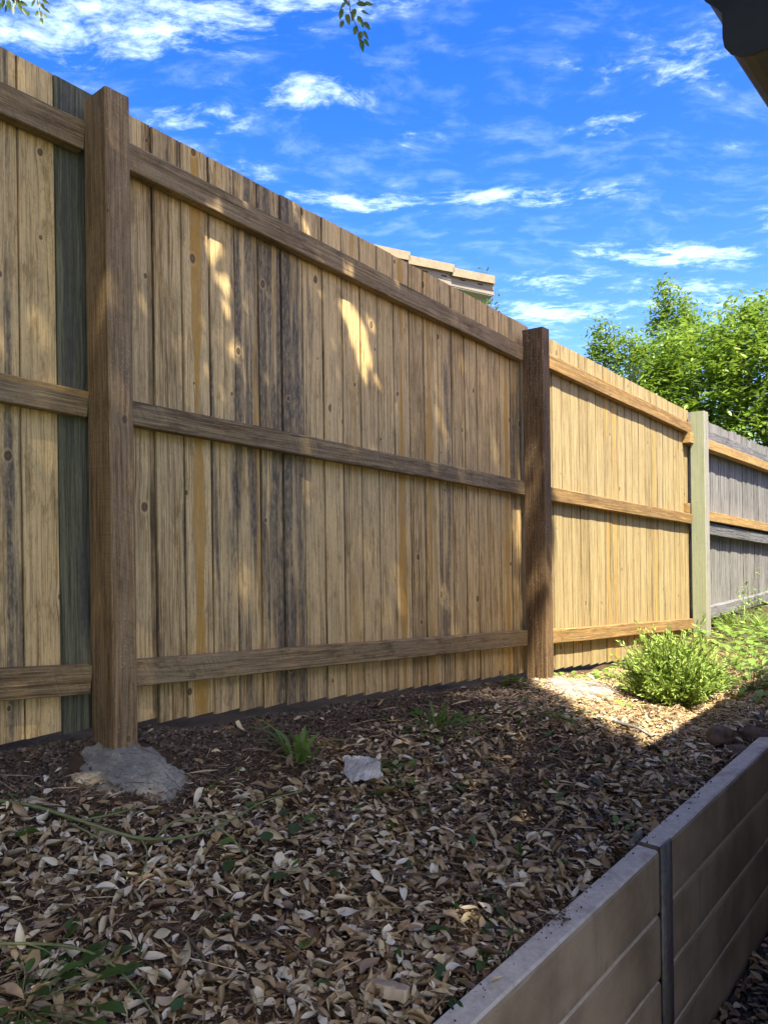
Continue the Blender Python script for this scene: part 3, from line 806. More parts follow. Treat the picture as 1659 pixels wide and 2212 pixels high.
def leaf_density(s, p):
    """how thick the fallen leaves lie (0 to 1)"""
    d = np.ones_like(s)
    d *= np.clip((p - 0.14 - 0.08*np.sin(4*s))/0.20, 0.04, 1)                       # scoria strip along the fence
    soil = np.exp(-(((s-1.35)/0.45)**2 + ((p-0.60)/0.24)**2)*1.2)
    d *= 1 - 0.86*soil
    saw = np.exp(-(((s+0.02)/0.16)**2 + ((p-0.62)/0.13)**2)*1.2) + np.exp(-(((s+0.32)/0.22)**2 + ((p-0.98)/0.12)**2)*1.2)
    d *= 1 - 0.55*np.clip(saw, 0, 1)
    d *= 1 - 0.85*np.clip((s-1.75)/0.4, 0, 1)
    d *= np.clip(0.86 + 0.5*np.sin(7.3*s + 2*np.sin(5*p)) * np.cos(8.1*p - 2.2*s + 1.0), 0.16, 1)
    foot = np.exp(-((s/0.17)**2 + ((p-0.06)/0.15)**2)**2)
    foot2 = np.exp(-(((s-2.46)/0.19)**2 + ((p-0.16)/0.2)**2)**2)
    d *= (1 - 0.97*foot)*(1 - 0.9*foot2)
    return d

# candidate leaves over the bed
nl = 38000
ls = -1.0 + 6.2*rng.random(nl)**1.55
lp = rng.uniform(-0.08, 1.075, nl)
keep = rng.random(nl) < leaf_density(ls, lp)
ls, lp = ls[keep], lp[keep]; nl = len(ls)
lz = ground_z(ls, lp) + 0.004 + rng.random(nl)**1.5*0.022
lsize = np.where(rng.random(nl) < 0.50, rng.uniform(0.010, 0.024, nl), np.clip(rng.normal(0.040, 0.010, nl), 0.022, 0.064))
lyaw = rng.uniform(0, 6.283, nl); ltilt = np.abs(rng.normal(0, 0.42, nl)) + (rng.random(nl) < 0.22)*rng.uniform(0.3, 1.1, nl); ltd = rng.uniform(0, 6.283, nl)
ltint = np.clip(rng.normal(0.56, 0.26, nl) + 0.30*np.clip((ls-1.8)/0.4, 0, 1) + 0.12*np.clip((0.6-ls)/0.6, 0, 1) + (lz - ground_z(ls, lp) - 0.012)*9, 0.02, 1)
lpos = WA(ls, lp, lz)
# the ones that show largest stand alone
cp = np.array([0, 0, EYE]); dv = lpos - cp
fw = dv[:, 1]; ux = dv[:, 0]/fw; uz = dv[:, 2]/fw
inview = (fw > 0.2) & (np.abs(ux) < 0.50) & (uz > -0.67)
show = np.where(inview, lsize/fw, 0)*(0.6 + 25*(lz - ground_z(ls, lp)))
order = np.argsort(-show)
single = order[:300]; rest = np.ones(nl, bool); rest[single] = False
acc = Acc()
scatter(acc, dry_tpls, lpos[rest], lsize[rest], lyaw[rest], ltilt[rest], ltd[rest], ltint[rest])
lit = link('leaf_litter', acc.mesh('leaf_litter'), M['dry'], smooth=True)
tag(lit, 'brown fallen leaves lying thick over the garden bed', kind='stuff')
ng = 90
gs_, gq = -0.8 + 3.2*rng.random(ng)**1.4, rng.uniform(0.2, 1.05, ng)
acc = Acc()
scatter(acc, dry_tpls, WA(gs_, gq, ground_z(gs_, gq) + 0.014 + rng.random(ng)*0.014), rng.uniform(0.03, 0.06, ng), rng.uniform(0, 6.28, ng), np.abs(rng.normal(0, .4, ng)), rng.uniform(0, 6.28, ng), rng.random(ng)*0.5)
tag(link('green_litter', acc.mesh('green_litter'), M['weed'], smooth=True), 'wilted dark green leaves scattered among the dry ones', kind='stuff')
fine_me = [mesh_np('dry_leaf', v, f) for v, f in dry_fine]
for me in fine_me:
    me.materials.append(M['dry_single']); me.polygons.foreach_set("use_smooth", [True]*len(me.polygons))
for k, i in enumerate(single):
    o = bpy.data.objects.new('dry_leaf', fine_me[k % len(fine_me)]); COL.objects.link(o)
    R = rot_mats(lyaw[i:i+1], ltilt[i:i+1], ltd[i:i+1])[0]
    o.matrix_world = Matrix.Translation(Vector(lpos[i])) @ Matrix(R.tolist()).to_4x4() @ Matrix.Scale(float(lsize[i]), 4)
    o["tint"] = float(ltint[i])
    tag(o, 'curled dry brown leaf on top of the litter in the foreground', 'leaf', 'dry leaves in the foreground litter')

# bark chips and crumbs
def chip_tpl():
    v = np.array([(-0.5, -0.09, 0), (0.5, -0.05, 0.02), (0.45, 0.07, 0), (-0.4, 0.10, 0.01), (0.0, 0.0, 0.07)]); v[:, 1:] += np.array([[random.uniform(-.03, .03), 0] for _ in range(5)])
    return v, np.array([(0, 1, 4), (1, 2, 4), (2, 3, 4), (3, 0, 4)])
chips = [chip_tpl() for _ in range(6)]
def crumbs(name, n, fs, size, tints, tpls, mat, label, lift=0.003, tilt=0.35, dens=None, zf=ground_z):
    s, p = fs(n)
    if dens is not None:
        k = rng.random(len(s)) < dens(s, p); s, p = s[k], p[k]
    n = len(s)
    a = Acc()
    scatter(a, tpls, WA(s, p, zf(s, p) + rng.random(n)*lift*2), rng.uniform(size[0], size[1], n), rng.uniform(0, 6.283, n), np.abs(rng.normal(0, tilt, n)), rng.uniform(0, 6.283, n), np.clip(rng.normal(tints[0], tints[1], n), 0, 1))
    return tag(link(name, a.mesh(name), mat), label, kind='stuff')
crumbs('bark_chips', 60000, lambda n: (-1.0 + 5.2*rng.random(n)**1.3, rng.uniform(-0.1, 1.075, n)), (0.006, 0.026), (0.45, 0.27), chips, M['chips'], 'shredded bark and wood chips between the leaves', 0.006,
       dens=lambda s, p: np.clip((p + 0.02)/0.25, 0.15, 1)*np.where((np.hypot(s/0.16, (p-0.06)/0.14) < 1), 0.05, 1.0))
def straw_tpl():
    b_ = random.uniform(-.05, .05)
    return np.array([(-0.5, -0.012, 0), (0.5, -0.010, b_), (0.5, 0.010, b_), (-0.5, 0.012, 0), (0.0, b_, 0.03)]), np.array([(0, 1, 4), (1, 2, 4), (2, 3, 4), (3, 0, 4)])
crumbs('fine_twigs', 2600, lambda n: (-1.0 + 4.0*rng.random(n)**1.3, rng.uniform(0.05, 1.075, n)), (0.03, 0.11), (0.50, 0.32), [straw_tpl() for _ in range(6)], M['chips'], 'thin dry twigs and leaf stalks strewn through the litter', 0.014, 0.22)
crumbs('straw_mulch', 34000, lambda n: (rng.uniform(1.7, 4.6, n), rng.uniform(-0.05, 0.98, n)), (0.007, 0.030), (0.88, 0.14), chips, M['chips'], 'pale straw coloured wood chip mulch round the shrub', 0.008)
# scoria
bmi = bmesh.new(); bmesh.ops.create_icosphere(bmi, subdivisions=1, radius=0.5)
iv = np.array([v.co[:] for v in bmi.verts]); iff = np.array([[v.index for v in f.verts] for f in bmi.faces]); bmi.free()
def stone_tpl():
    v = iv*np.array([1, random.uniform(.6, .95), random.uniform(.5, .85)])
    return v*(1 + rng.uniform(-.16, .16, len(v)))[:, None], iff
stones = [stone_tpl() for _ in range(8)]
crumbs('scoria_gravel', 8000, lambda n: (-0.7 + 3.2*rng.random(n)**1.2, -0.14 + np.abs(rng.normal(0, 0.19, n))), (0.007, 0.019), (0.45, 0.25), stones, M['scoria'], 'dark brown scoria gravel along the foot of the fence', 0.004, 0.6,
       dens=lambda s, p: np.where(np.hypot(s/0.155, (p-0.06)/0.13) < 1, 0.0, 1.0))
crumbs('soil_crumbs', 15000, lambda n: (-0.9 + 3.4*rng.random(n)**1.25, rng.uniform(0.0, 1.07, n)), (0.003, 0.010), (0.45, 0.28), stones, M['scoria'], 'crumbs of dark soil and bark between the fallen leaves', 0.003, 0.6)
crumbs('cement_crumbs', 420, lambda n: (lambda a, r: (0.0 + 0.20*r*np.cos(a), 0.07 + 0.18*r*np.sin(a)))(rng.uniform(0, 6.28, n), rng.normal(1.0, 0.10, n)), (0.004, 0.016), (0.6, 0.3), stones, M['scoria'], 'crumbs of wet concrete round the near footing', 0.004, 0.6)
crumbs('path_gravel', 5200, lambda n: (rng.uniform(-0.2, 4.0, n), rng.uniform(1.16, 1.75, n)), (0.012, 0.032), (0.45, 0.25), stones, M['gravel'], 'dark stones on the path below the wall', 0.004, 0.6, zf=lambda s, p: np.full_like(s, -EYE + 0.012))
n = 2600
ps, pp = rng.uniform(-0.2, 4.0, n), 1.16 + np.abs(rng.normal(0, 0.30, n))
acc = Acc()
scatter(acc, dry_tpls, WA(ps, pp, -EYE + 0.02 + rng.random(n)*0.02), rng.uniform(0.03, 0.055, n), rng.uniform(0, 6.28, n), np.abs(rng.normal(0, 0.35, n)), rng.uniform(0, 6.28, n), np.clip(rng.normal(0.42, 0.2, n), 0, 1))
tag(link('path_leaves', acc.mesh('path_leaves'), M['dry'], smooth=True), 'fallen leaves strewn on the path below the wall', kind='stuff')
crumbs('wall_dirt', 150, lambda n: (np.where(rng.random(n) < 0.5, rng.normal(0.50, 0.05, n), rng.uniform(-0.3, 1.6, n)), 1.085 + np.abs(rng.normal(0, 0.022, n))), (0.002, 0.008), (0.35, 0.2), stones, M['scoria'], 'specks of soil on the top of the concrete wall', 0.001, 0.5,
       dens=lambda s, p: (p < 1.143)*1.0, zf=lambda s, p: np.full_like(s, -0.948))

# ------------------------------------------------------------------ the house on the camera's side: its eave gutter hangs over the path
house = empty('house', W(4.5, 3.5, -EYE))
tag(house, 'house eave with an old brown gutter hanging over the path', 'house')
G0, GP, GZ = -0.08, 1.655, 0.556
def extrude(name, prof, s0, s1, closed=True):
    k = len(prof); V = []
    for s in (s0, s1):
        for (p, z) in prof: V.append(tuple(W(s, p, z)))
    Fc = [(i, (i+1) % k, k+(i+1) % k, k+i) for i in range(k if closed else k-1)]
    me = bpy.data.meshes.new(name)
    me.from_pydata(V, [], Fc + ([tuple(range(k)), tuple(range(k, 2*k))] if closed else [])); me.update()
    bm = bmesh.new(); bm.from_mesh(me); bmesh.ops.recalc_face_normals(bm, faces=bm.faces); bm.to_mesh(me); bm.free()
    return me
def wpart(name, me, mat, parent, smooth=False):
    o = link(name, me, mat, None, None, smooth); o.parent = parent; o.matrix_parent_inverse = Matrix.Translation(-Vector(parent.location)); return o
gp = [(0.115, 0.0), (0.030, 0.0), (0.018, 0.003), (0.008, 0.010), (0.002, 0.020), (0.0, 0.032), (0.0, 0.062), (-0.006, 0.070), (-0.014, 0.078), (-0.021, 0.087),
      (-0.023, 0.096), (-0.020, 0.104), (-0.012, 0.108), (-0.004, 0.104), (0.004, 0.096), (0.004, 0.030), (0.012, 0.012), (0.030, 0.006), (0.110, 0.006), (0.110, 0.120), (0.115, 0.120)]
wpart('gutter', extrude('gutter', [(GP+a, GZ+b_) for a, b_ in gp], G0 + 0.004, 9.0), M['gutter'], house)
cap = [(0.117, -0.002), (0.030, -0.003), (0.017, 0.0), (0.006, 0.008), (-0.001, 0.019), (-0.003, 0.032), (-0.003, 0.062), (-0.009, 0.071), (-0.017, 0.080), (-0.024, 0.088),
       (-0.026, 0.097), (-0.021, 0.107), (-0.010, 0.111), (0.117, 0.124)]
wpart('gutter_end_cap', extrude('gutter_end_cap', [(GP+a, GZ+b_) for a, b_ in cap], G0, G0 + 0.0038), M['cap'], house)
wpart('fascia', extrude('fascia', [(GP+.117, GZ-0.03), (GP+.137, GZ-0.03), (GP+.137, GZ+.13), (GP+.117, GZ+.13)], G0 - 0.02, 9.0), M['soffit'], house)
wpart('soffit', extrude('soffit', [(GP+.138, GZ-0.012), (2.25, GZ-0.012), (2.25, GZ-0.004), (GP+.138, GZ-0.004)], G0 + 0.01, 9.0), M['soffit'], house)
wpart('wall', extrude('wall', [(2.26, -EYE), (2.45, -EYE), (2.45, GZ+0.1), (2.26, GZ+0.1)], 0.25, 9.0), M['housewall'], house)
wpart('wall', extrude('wall', [(2.452, -EYE), (5.6, -EYE), (5.6, GZ+0.1), (2.452, GZ+0.1)], 0.25, 0.42), M['housewall'], house)
rp = math.tan(math.radians(21))
for q in range(11):
    a0 = GP + 0.055 + q*0.33; a1 = a0 + 0.36
    z0 = GZ + 0.128 + (a0 - GP)*rp; z1 = GZ + 0.128 + (a1 - GP)*rp
    wpart('roof_tile_row', extrude('roof_tile_row', [(a0, z0), (a0, z0+.03), (a1, z1+.012), (a1, z1-.012)], G0 - 0.06, 9.0), M['rooftile'], house)

# ------------------------------------------------------------------ the neighbour's roof corner above the fence
nb = empty('neighbour_house', (0.0, 6.5, -0.3))
tag(nb, 'corner of a sandy tiled roof with a beige slotted gutter behind the fence', 'house')
ga = math.radians(53.7)
gd = Vector((math.sin(ga), math.cos(ga), 0)); gn = Vector((math.cos(ga), -math.sin(ga), 0))     # along the gutter, out of it
end = Vector((0.960, 6.30, 1.8215 + EYE))                                                        # outer bottom corner
def NBp(a, o, z): return end - gd*a + gn*o + Z3*z                                                # a back along, o out, z up
def nbox(a0, a1, o0, o1, z0, z1):
    V = [NBp(a, o, z) for z in (z0, z1) for (a, o) in ((a0, o0), (a1, o0), (a1, o1), (a0, o1))]
    return V, [(0, 1, 2, 3), (4, 5, 6, 7), (0, 1, 5, 4), (1, 2, 6, 5), (2, 3, 7, 6), (3, 0, 4, 7)]
def nmesh(name, boxes, mat, parent=nb):
    V, Fc = [], []
    for b_ in boxes:
        v, f = nbox(*b_); o = len(V); V += [tuple(q) for q in v]; Fc += [tuple(i+o for i in q) for q in f]
    me = bpy.data.meshes.new(name); me.from_pydata(V, [], Fc); me.update()
    bm = bmesh.new(); bm.from_mesh(me); bmesh.ops.recalc_face_normals(bm, faces=bm.faces); bm.to_mesh(me); bm.free()
    ob = link(name, me, mat, None); root = parent
    ob.parent = root
    if root is nb: ob.matrix_parent_inverse = Matrix.Translation(-Vector(nb.location))
    return ob
gut = nmesh('gutter', [(0, 5.0, -0.115, 0.0, 0.0, 0.100), (0.0, 5.0, -0.115, 0.010, 0.1005, 0.116), (0, 5.0, -0.002, 0.004, 0.010, 0.024), (0, 5.0, -0.002, 0.004, 0.052, 0.058)], M['gutter_n'])
for q in range(14):
    nmesh('overflow_slot', [(0.13 + q*0.20, 0.185 + q*0.20, -0.006, 0.0025, 0.072, 0.082)], M['slot'], gut)
nmesh('soffit', [(-0.0, 5.0, -0.85, -0.116, 0.005, 0.015)], M['soffit'])
nmesh('fascia', [(-0.002, 0.018, -3.2, -0.118, 0.016, 0.13)], M['gutter_n'])
nmesh('wall', [(0.75, 5.0, -4.0, -0.86, -3.4, 0.012)], M['wall_n'])
# courses of flat tiles, each overlapping the one after it, falling towards the corner
pit = math.tan(math.radians(24))
for row in range(5):
    for cl in range(9):
        a0 = 0.02 + cl*0.455; a1 = a0 + 0.47
        o0 = 0.035 - row*0.33; o1 = o0 - 0.36
        zb = 0.118 + row*0.33*pit*0.35
        rise = 0.012
        V = []
        for (a, up_) in ((a0, 0.030), (a1, rise + 0.002)):
            for (o, rr) in ((o0, 0.0), (o1, 0.36*pit*0.35)):
                base = zb + rr + cl*rise
                V += [NBp(a, o, base + up_ - 0.050), NBp(a, o, base + up_ + 0.016)]
        me = bpy.data.meshes.new('roof_tile')
        me.from_pydata([tuple(v) for v in V], [], [(0, 2, 3, 1), (4, 5, 7, 6), (0, 1, 5, 4), (2, 6, 7, 3), (1, 3, 7, 5), (0, 4, 6, 2)]); me.update()
        bm = bmesh.new(); bm.from_mesh(me); bmesh.ops.recalc_face_normals(bm, faces=bm.faces); bm.to_mesh(me); bm.free()
        ob = link('roof_tile', me, M['roof_n'], None); ob.parent = nb; ob.matrix_parent_inverse = Matrix.Translation(-Vector(nb.location))

# ------------------------------------------------------------------ trees
def leaf_card():
    return leaf_tpl(1, 0.42, 0.25, 0.35, 0.0, 0.3, 2, 0.8)
cards = [leaf_tpl(1, random.uniform(.36, .48), random.uniform(.1, .4), random.uniform(-.2, .6), 0, random.uniform(-.5, .5), 2, .8) for _ in range(6)]

def grow(root, top, n, spread, r0, seed, jitter=0.25):
    rg = random.Random(seed); segs = []
    trunk = [Vector(root)]
    for i in range(1, 7):
        f = i/6; q = Vector(root).lerp(Vector(top), f); q += Vector((rg.uniform(-1, 1), rg.uniform(-1, 1), 0))*spread*0.06; trunk.append(q)
    segs.append((trunk, [r0*(1 - 0.75*i/6) for i in range(7)]))
    return segs

def tree(name, label, base, blobs, n_clump, per, leaf, mat, seed, group=None, trunk_r=0.07, fork_z=None, dens_in=0.35, tint=(0.5, 0.22)):
    """blobs: (centre, radii) ellipsoids that the crown fills with small sprays of leaves"""
    rg = np.random.default_rng(seed); rr = random.Random(seed)
    root = empty(name, base)
    tag(root, label, 'tree', group)
    a = Acc()
    vol = np.array([b_[1][0]*b_[1][1]*b_[1][2] for b_ in blobs])**0.75; vol /= vol.sum()
    tips = []
    for (c, r), share in zip(blobs, vol):
        k = int(n_clump*share) + 3
        u = rg.normal(size=(k, 3)); u /= np.linalg.norm(u, axis=1)[:, None]
        rad = np.where(rg.random(k) < dens_in, rg.random(k)**0.5, rg.uniform(0.74, 1.06, k))
        # uneven outline
        lob = 1 + 0.16*np.sin(u[:, 0]*5 + seed) * np.cos(u[:, 2]*6 + seed*2) + 0.10*np.sin(u[:, 1]*11 + seed)
        cc = np.array(c) + u*np.array(r)*(rad*lob)[:, None]
        tips.append(cc)
        # each clump is a spray of leaves along a short shoot
        for q in range(k):
            m = per
            sd = u[q]*0.6 + rg.normal(size=3)*0.5 + np.array([0, 0, 0.35]); sd /= np.linalg.norm(sd)
            tt = rg.random(m)
            pos = cc[q] + np.outer(tt - 0.3, sd)*leaf*3.2 + rg.normal(size=(m, 3))*leaf*0.55
            tn = np.clip(rg.normal(tint[0], tint[1]) + rg.normal(0, 0.10, m) + 0.12*(u[q][2]), 0, 1)
            scatter(a, cards, pos, rg.uniform(0.7, 1.25, m)*leaf, rg.uniform(0, 6.28, m), np.abs(rg.normal(0.35, 0.45, m)), rg.uniform(0, 6.28, m), tn)
    o = link('crown', a.mesh('crown'), mat); o.parent = root; o.matrix_parent_inverse = Matrix.Translation(-Vector(base))
    # trunk and limbs reaching into the crown
    ta = Acc()
    allc = np.concatenate(tips)
    cz = np.mean([b_[0] for b_ in blobs], axis=0)
    fk = Vector((base[0]*0.6 + cz[0]*0.4, base[1]*0.6 + cz[1]*0.4, fork_z if fork_z is not None else base[2]*0.5 + cz[2]*0.5))
    pts = [Vector(base).lerp(fk, i/5) + Vector((rr.uniform(-.03, .03), rr.uniform(-.03, .03), 0))*(0 if i == 0 else 1) for i in range(6)]
    v, f = tube_np(pts, [trunk_r*(1 - 0.08*i) for i in range(6)], 9); ta.add(v, f)
    tm = link('trunk', ta.mesh('trunk'), M['bark'], smooth=True); tm.parent = root; tm.matrix_parent_inverse = Matrix.Translation(-Vector(base))
    pick = rg.choice(len(allc), min(16, len(allc)), replace=False)
    for q in pick:
        tgt = Vector(allc[q]); mid = fk.lerp(tgt, 0.5) + Vector((rr.uniform(-.1, .1), rr.uniform(-.1, .1), 0.12))
        v, f = tube_np([fk, fk.lerp(mid, .5) + Vector((rr.uniform(-.03, .03),)*3), mid, mid.lerp(tgt, .55), tgt], [trunk_r*.45, trunk_r*.36, trunk_r*.26, trunk_r*.16, trunk_r*.06], 6)
        lb = Acc(); lb.add(v, f)
        lo = link('limb', lb.mesh('limb'), M['bark'], smooth=True); lo.parent = root; lo.matrix_parent_inverse = Matrix.Translation(-Vector(base))
    return root

def at(u, v, y):
    """a point at depth y seen in the direction (u, v) of the survey grid"""
    x = (u - 829.5)/1600*y; z = -(v - 1106.0)/1600*y
    return (x*c_ + z*s_, y, -x*s_ + z*c_ + EYE)
GRP = 'trees behind the fence'
def ell(u, v, y, ru, rv, rd):
    k = y/1600; return (at(u, v, y), (ru*k, rd, rv*k))
tree('broad_tree', 'broad bright green leafy tree behind the old grey fence', (at(1600, 900, 11.2)[0], 11.2, -0.2),
     [ell(1560, 830, 11.2, 175, 125, 1.2), ell(1480, 790, 11.0, 110, 75, 0.9), ell(1640, 760, 11.0, 100, 95, 1.0), ell(1590, 725, 11.4, 60, 60, .7), ell(1700, 880, 11.0, 120, 150, 1.0), ell(1420, 830, 10.8, 70, 50, .6), ell(1640, 690, 11.4, 38, 40, .4), ell(1500, 890, 11.0, 110, 60, .8), ell(1610, 940, 11.0, 120, 70, .8), ell(1440, 870, 10.8, 60, 50, .6)],
     2000, 14, 0.105, M['crown'], 21, GRP, 0.10, 1.6, tint=(0.55, 0.2))
tree('upright_tree', 'narrow upright tree with its tip standing above the broad tree', (at(1455, 900, 13.2)[0], 13.2, -0.2),
     [ell(1443, 660, 13.2, 26, 42, .3), ell(1452, 715, 13.2, 44, 50, .45), ell(1488, 690, 13.2, 22, 42, .3), ell(1440, 625, 13.2, 12, 18, .15), ell(1460, 790, 13.2, 55, 60, .5)],
     330, 14, 0.095, M['crown'], 5, GRP, 0.08, 2.2)
tree('sapling', 'thin sapling with sparse leaves left of the broad tree', (at(1325, 850, 10.2)[0], 10.2, -0.2),
     [ell(1300, 730, 10.2, 22, 34, .2), ell(1335, 765, 10.2, 45, 40, .35), ell(1298, 775, 10.2, 20, 22, .2), ell(1380, 760, 10.2, 18, 20, .2)],
     190, 12, 0.075, M['crown'], 9, GRP, 0.03, 1.5, dens_in=0.5)
tree('leafy_tree', 'tree mostly hidden behind the sandy roof corner, a few leaves showing', (at(1050, 700, 12.5)[0], 12.5, -0.2),
     [ell(1030, 640, 12.5, 32, 48, .3), ell(1062, 668, 11.5, 16, 16, .15)],
     60, 11, 0.075, M['crown_dark'], 13, GRP, 0.06, 3.0, dens_in=0.5)

# the tree that stands behind the photographer and shades the near half of the fence
def sun_hit_fence(P):
    """where the shadow of points (s, p, z) falls on the plane of the palings"""
    t = P[:, 1] - PB
    return P[:, 0] + SUN_ALONG*t, P[:, 2] - SUN_DROP*t
def sun_hit_bed(P, zb=-0.90):
    t = (P[:, 2] - zb)/SUN_DROP
    return P[:, 0] + SUN_ALONG*t, P[:, 1] - t
shade = empty('shade_tree', W(-3.6, 3.0, -EYE))
tag(shade, 'tall tree overhead whose hanging twigs dip into the top of the view', 'tree')
nC = 26000
h = rng.uniform(5.8, 7.4, nC)                                        # height above the bed
ms = rng.uniform(-1.7, 3.4, nC); mp = rng.uniform(-1.45, 1.5, nC)     # where the shadow lands on the bed
edge_s = np.interp(mp, [-1.6, -1.1, -0.6, -0.115, 0.07, 0.87, 2.6], [3.25, 3.20, 3.05, 2.44, 2.16, 1.72, 1.2])
edge_s = edge_s + 0.05*np.sin(mp*9) + rng.normal(0, 0.035, nC)
okc = ms < edge_s
ms, mp, h = ms[okc], mp[okc], h[okc]
# a lower bough hangs over the upper middle of the near panel, so its openings throw sharper flecks
t_f = (mp - PB)                                                     # shadow of the same ray on the palings
hf = -t_f*SUN_DROP - 0.90 + 0.0
sf_ = ms + SUN_ALONG*t_f
bough = (sf_ > 0.15) & (sf_ < 1.55) & (hf > 0.25) & (hf < 1.25)
h = np.where(bough, rng.uniform(3.5, 4.3, len(h)), h)
cs = ms - SUN_ALONG*h/SUN_DROP; cpz = mp + h/SUN_DROP; czz = h - 0.90
P3 = np.stack([cs, cpz, czz], 1)
fs, fz = sun_hit_fence(P3)
# openings between the branches that let the sun through: (s, z, half widths along and up, lean) on the fence
gaps = [(0.455, 0.82, .022, .15, .40), (0.505, 0.70, .026, .15, .40), (0.55, 0.58, .018, .09, .4), (1.04, 0.83, .020, .09, .5), (1.10, 0.77, .024, .17, .5), (1.16, 0.70, .030, .17, .5), (1.225, 0.63, .026, .13, .5), (0.90, 0.885, .05, .028, .0),
        (0.46, 1.04, .022, .06, .5), (0.54, 1.03, .018, .05, .5), (0.66, 1.11, .018, .06, .5), (0.74, 1.09, .020, .08, .5), (0.82, 1.06, .022, .09, .5), (0.90, 1.03, .020, .08, .5), (0.98, 1.01, .016, .06, .5), (0.36, 1.14, .020, .05, .4),
        (2.36, -0.12, .045, .14, .1), (2.45, -0.02, .03, .10, .1), (2.46, -0.55, .03, .12, .1), (2.40, 0.12, .02, .06, .1)]
kill = np.zeros(len(fs), bool)
for (gs, gz, a, b_, ln) in gaps:
    gs, gz = far_plane(gs, gz, CAM_P + 0.115, CAM_P - PB)
    dsn = fs - gs + ln*(fz - gz)*0.6; dzn = fz - gz
    kill |= ((dsn/(a*1.25))**2 + (dzn/(b_*1.15))**2 + rng.normal(0, 0.25, len(fs))) < 1.0
bs_, bp_ = sun_hit_bed(P3, -0.83)
for (gs, gpp, a, b_) in [(0.70, 0.45, .055, .045), (0.60, 0.40, .03, .03)]:
    kill |= (((bs_-gs)/a)**2 + ((bp_-gpp)/b_)**2 + rng.normal(0, 0.2, len(fs))) < 1.0
P3 = P3[~kill]
# unseen leaf mass added behind the camera to block light from that side
nblock = 52000
low = np.stack([rng.uniform(-4.4, -2.4, nblock), rng.uniform(-2.2, 3.4, nblock), rng.uniform(-1.6, 5.6, nblock)], 1)
P3 = np.concatenate([P3, low])
acc = Acc(); k = len(P3)
scatter(acc, cards, WA(P3[:, 0], P3[:, 1], P3[:, 2]), rng.uniform(0.085, 0.145, k), rng.uniform(0, 6.28, k), np.abs(rng.normal(0.2, 0.4, k)), rng.uniform(0, 6.28, k), rng.random(k))
wpart('crown', acc.mesh('crown'), M['canopy'], shade)
fork = W(-3.6, 4.0, 3.6)
v, f = tube_np([W(-3.6, 3.0, -EYE), W(-3.62, 3.05, -0.6), W(-3.7, 3.3, 0.9), W(-3.7, 3.6, 2.2), fork], [0.24, 0.20, 0.17, 0.145, 0.12], 12)
wpart('trunk', mesh_np('trunk', v, f), M['bark'], shade, True)
for (ts, tp, tz) in ((-1.5, 3.6, 5.4), (0.0, 4.2, 5.9), (-2.6, 3.0, 5.6), (-3.2, 4.6, 5.9), (0.2, 3.1, 5.2), (-1.8, 4.9, 6.2), (-0.6, 2.6, 5.0)):
    b_ = W(ts, tp, tz); m_ = fork.lerp(b_, 0.45) + Vector((random.uniform(-.2, .2), random.uniform(-.2, .2), 0.3))
    v, f = tube_np([fork, fork.lerp(m_, .5) + Vector((0, 0, .08)), m_, m_.lerp(b_, .5), b_], [0.075, 0.06, 0.045, 0.028, 0.012], 8)
    wpart('limb', mesh_np('limb', v, f), M['bark'], shade, True)
# two low boughs carry the twigs that hang into view
low_a, low_b = Vector(at(770, -420, 2.65)), Vector(at(60, -330, 3.4))
for tgt in (low_a, low_b):
    b0 = W(-3.7, 3.5, 1.6); m_ = b0.lerp(tgt, .5) + Vector((0, 0, .45))
    v, f = tube_np([b0, b0.lerp(m_, .5) + Vector((0, 0, .1)), m_, m_.lerp(tgt, .5) + Vector((0, 0, .06)), tgt], [0.035, 0.028, 0.02, 0.012, 0.004], 7)
    wpart('limb', mesh_np('limb', v, f), M['bark'], shade, True)

hang_me = [mesh_np('leaf', *leaf_tpl(1, 0.42, 0.25, random.uniform(-.1, .5), 0, random.uniform(-.6, .6), 6, 0.72)) for _ in range(5)]
for me in hang_me: me.materials.append(M['canopy_leaf']); me.polygons.foreach_set("use_smooth", [True]*len(me.polygons))
def hanging_twig(path_px, depth, leaves, size):
    """a twig that hangs from a limb; path from its joint downwards"""
    pts = [Vector(at(u, v, depth + dd)) for (u, v, dd) in path_px]
    v, f = tube_np(pts, [0.0028 - 0.0016*i/(len(pts)-1) for i in range(len(pts))], 6)
    tw = wpart('twig', mesh_np('twig', v, f), M['twig'], shade, True)
    for (u, vv, dd, ang, sz) in leaves:
        c0 = Vector(at(u, vv, depth + dd))
        o = bpy.data.objects.new('leaf', random.choice(hang_me)); COL.objects.link(o)
        ax = Vector((math.cos(ang), random.uniform(-.25, .25), -math.sin(ang))).normalized()
        nn = Vector((random.uniform(-.5, .5), -1, random.uniform(-.2, .7))); nn = (nn - ax*nn.dot(ax)).normalized()
        o.parent = tw
        o.matrix_basis = frame_mat(ax, nn.cross(ax), nn, c0) @ Matrix.Scale(size*sz, 4)
        o["tint"] = random.random()
    return tw
dn = math.radians
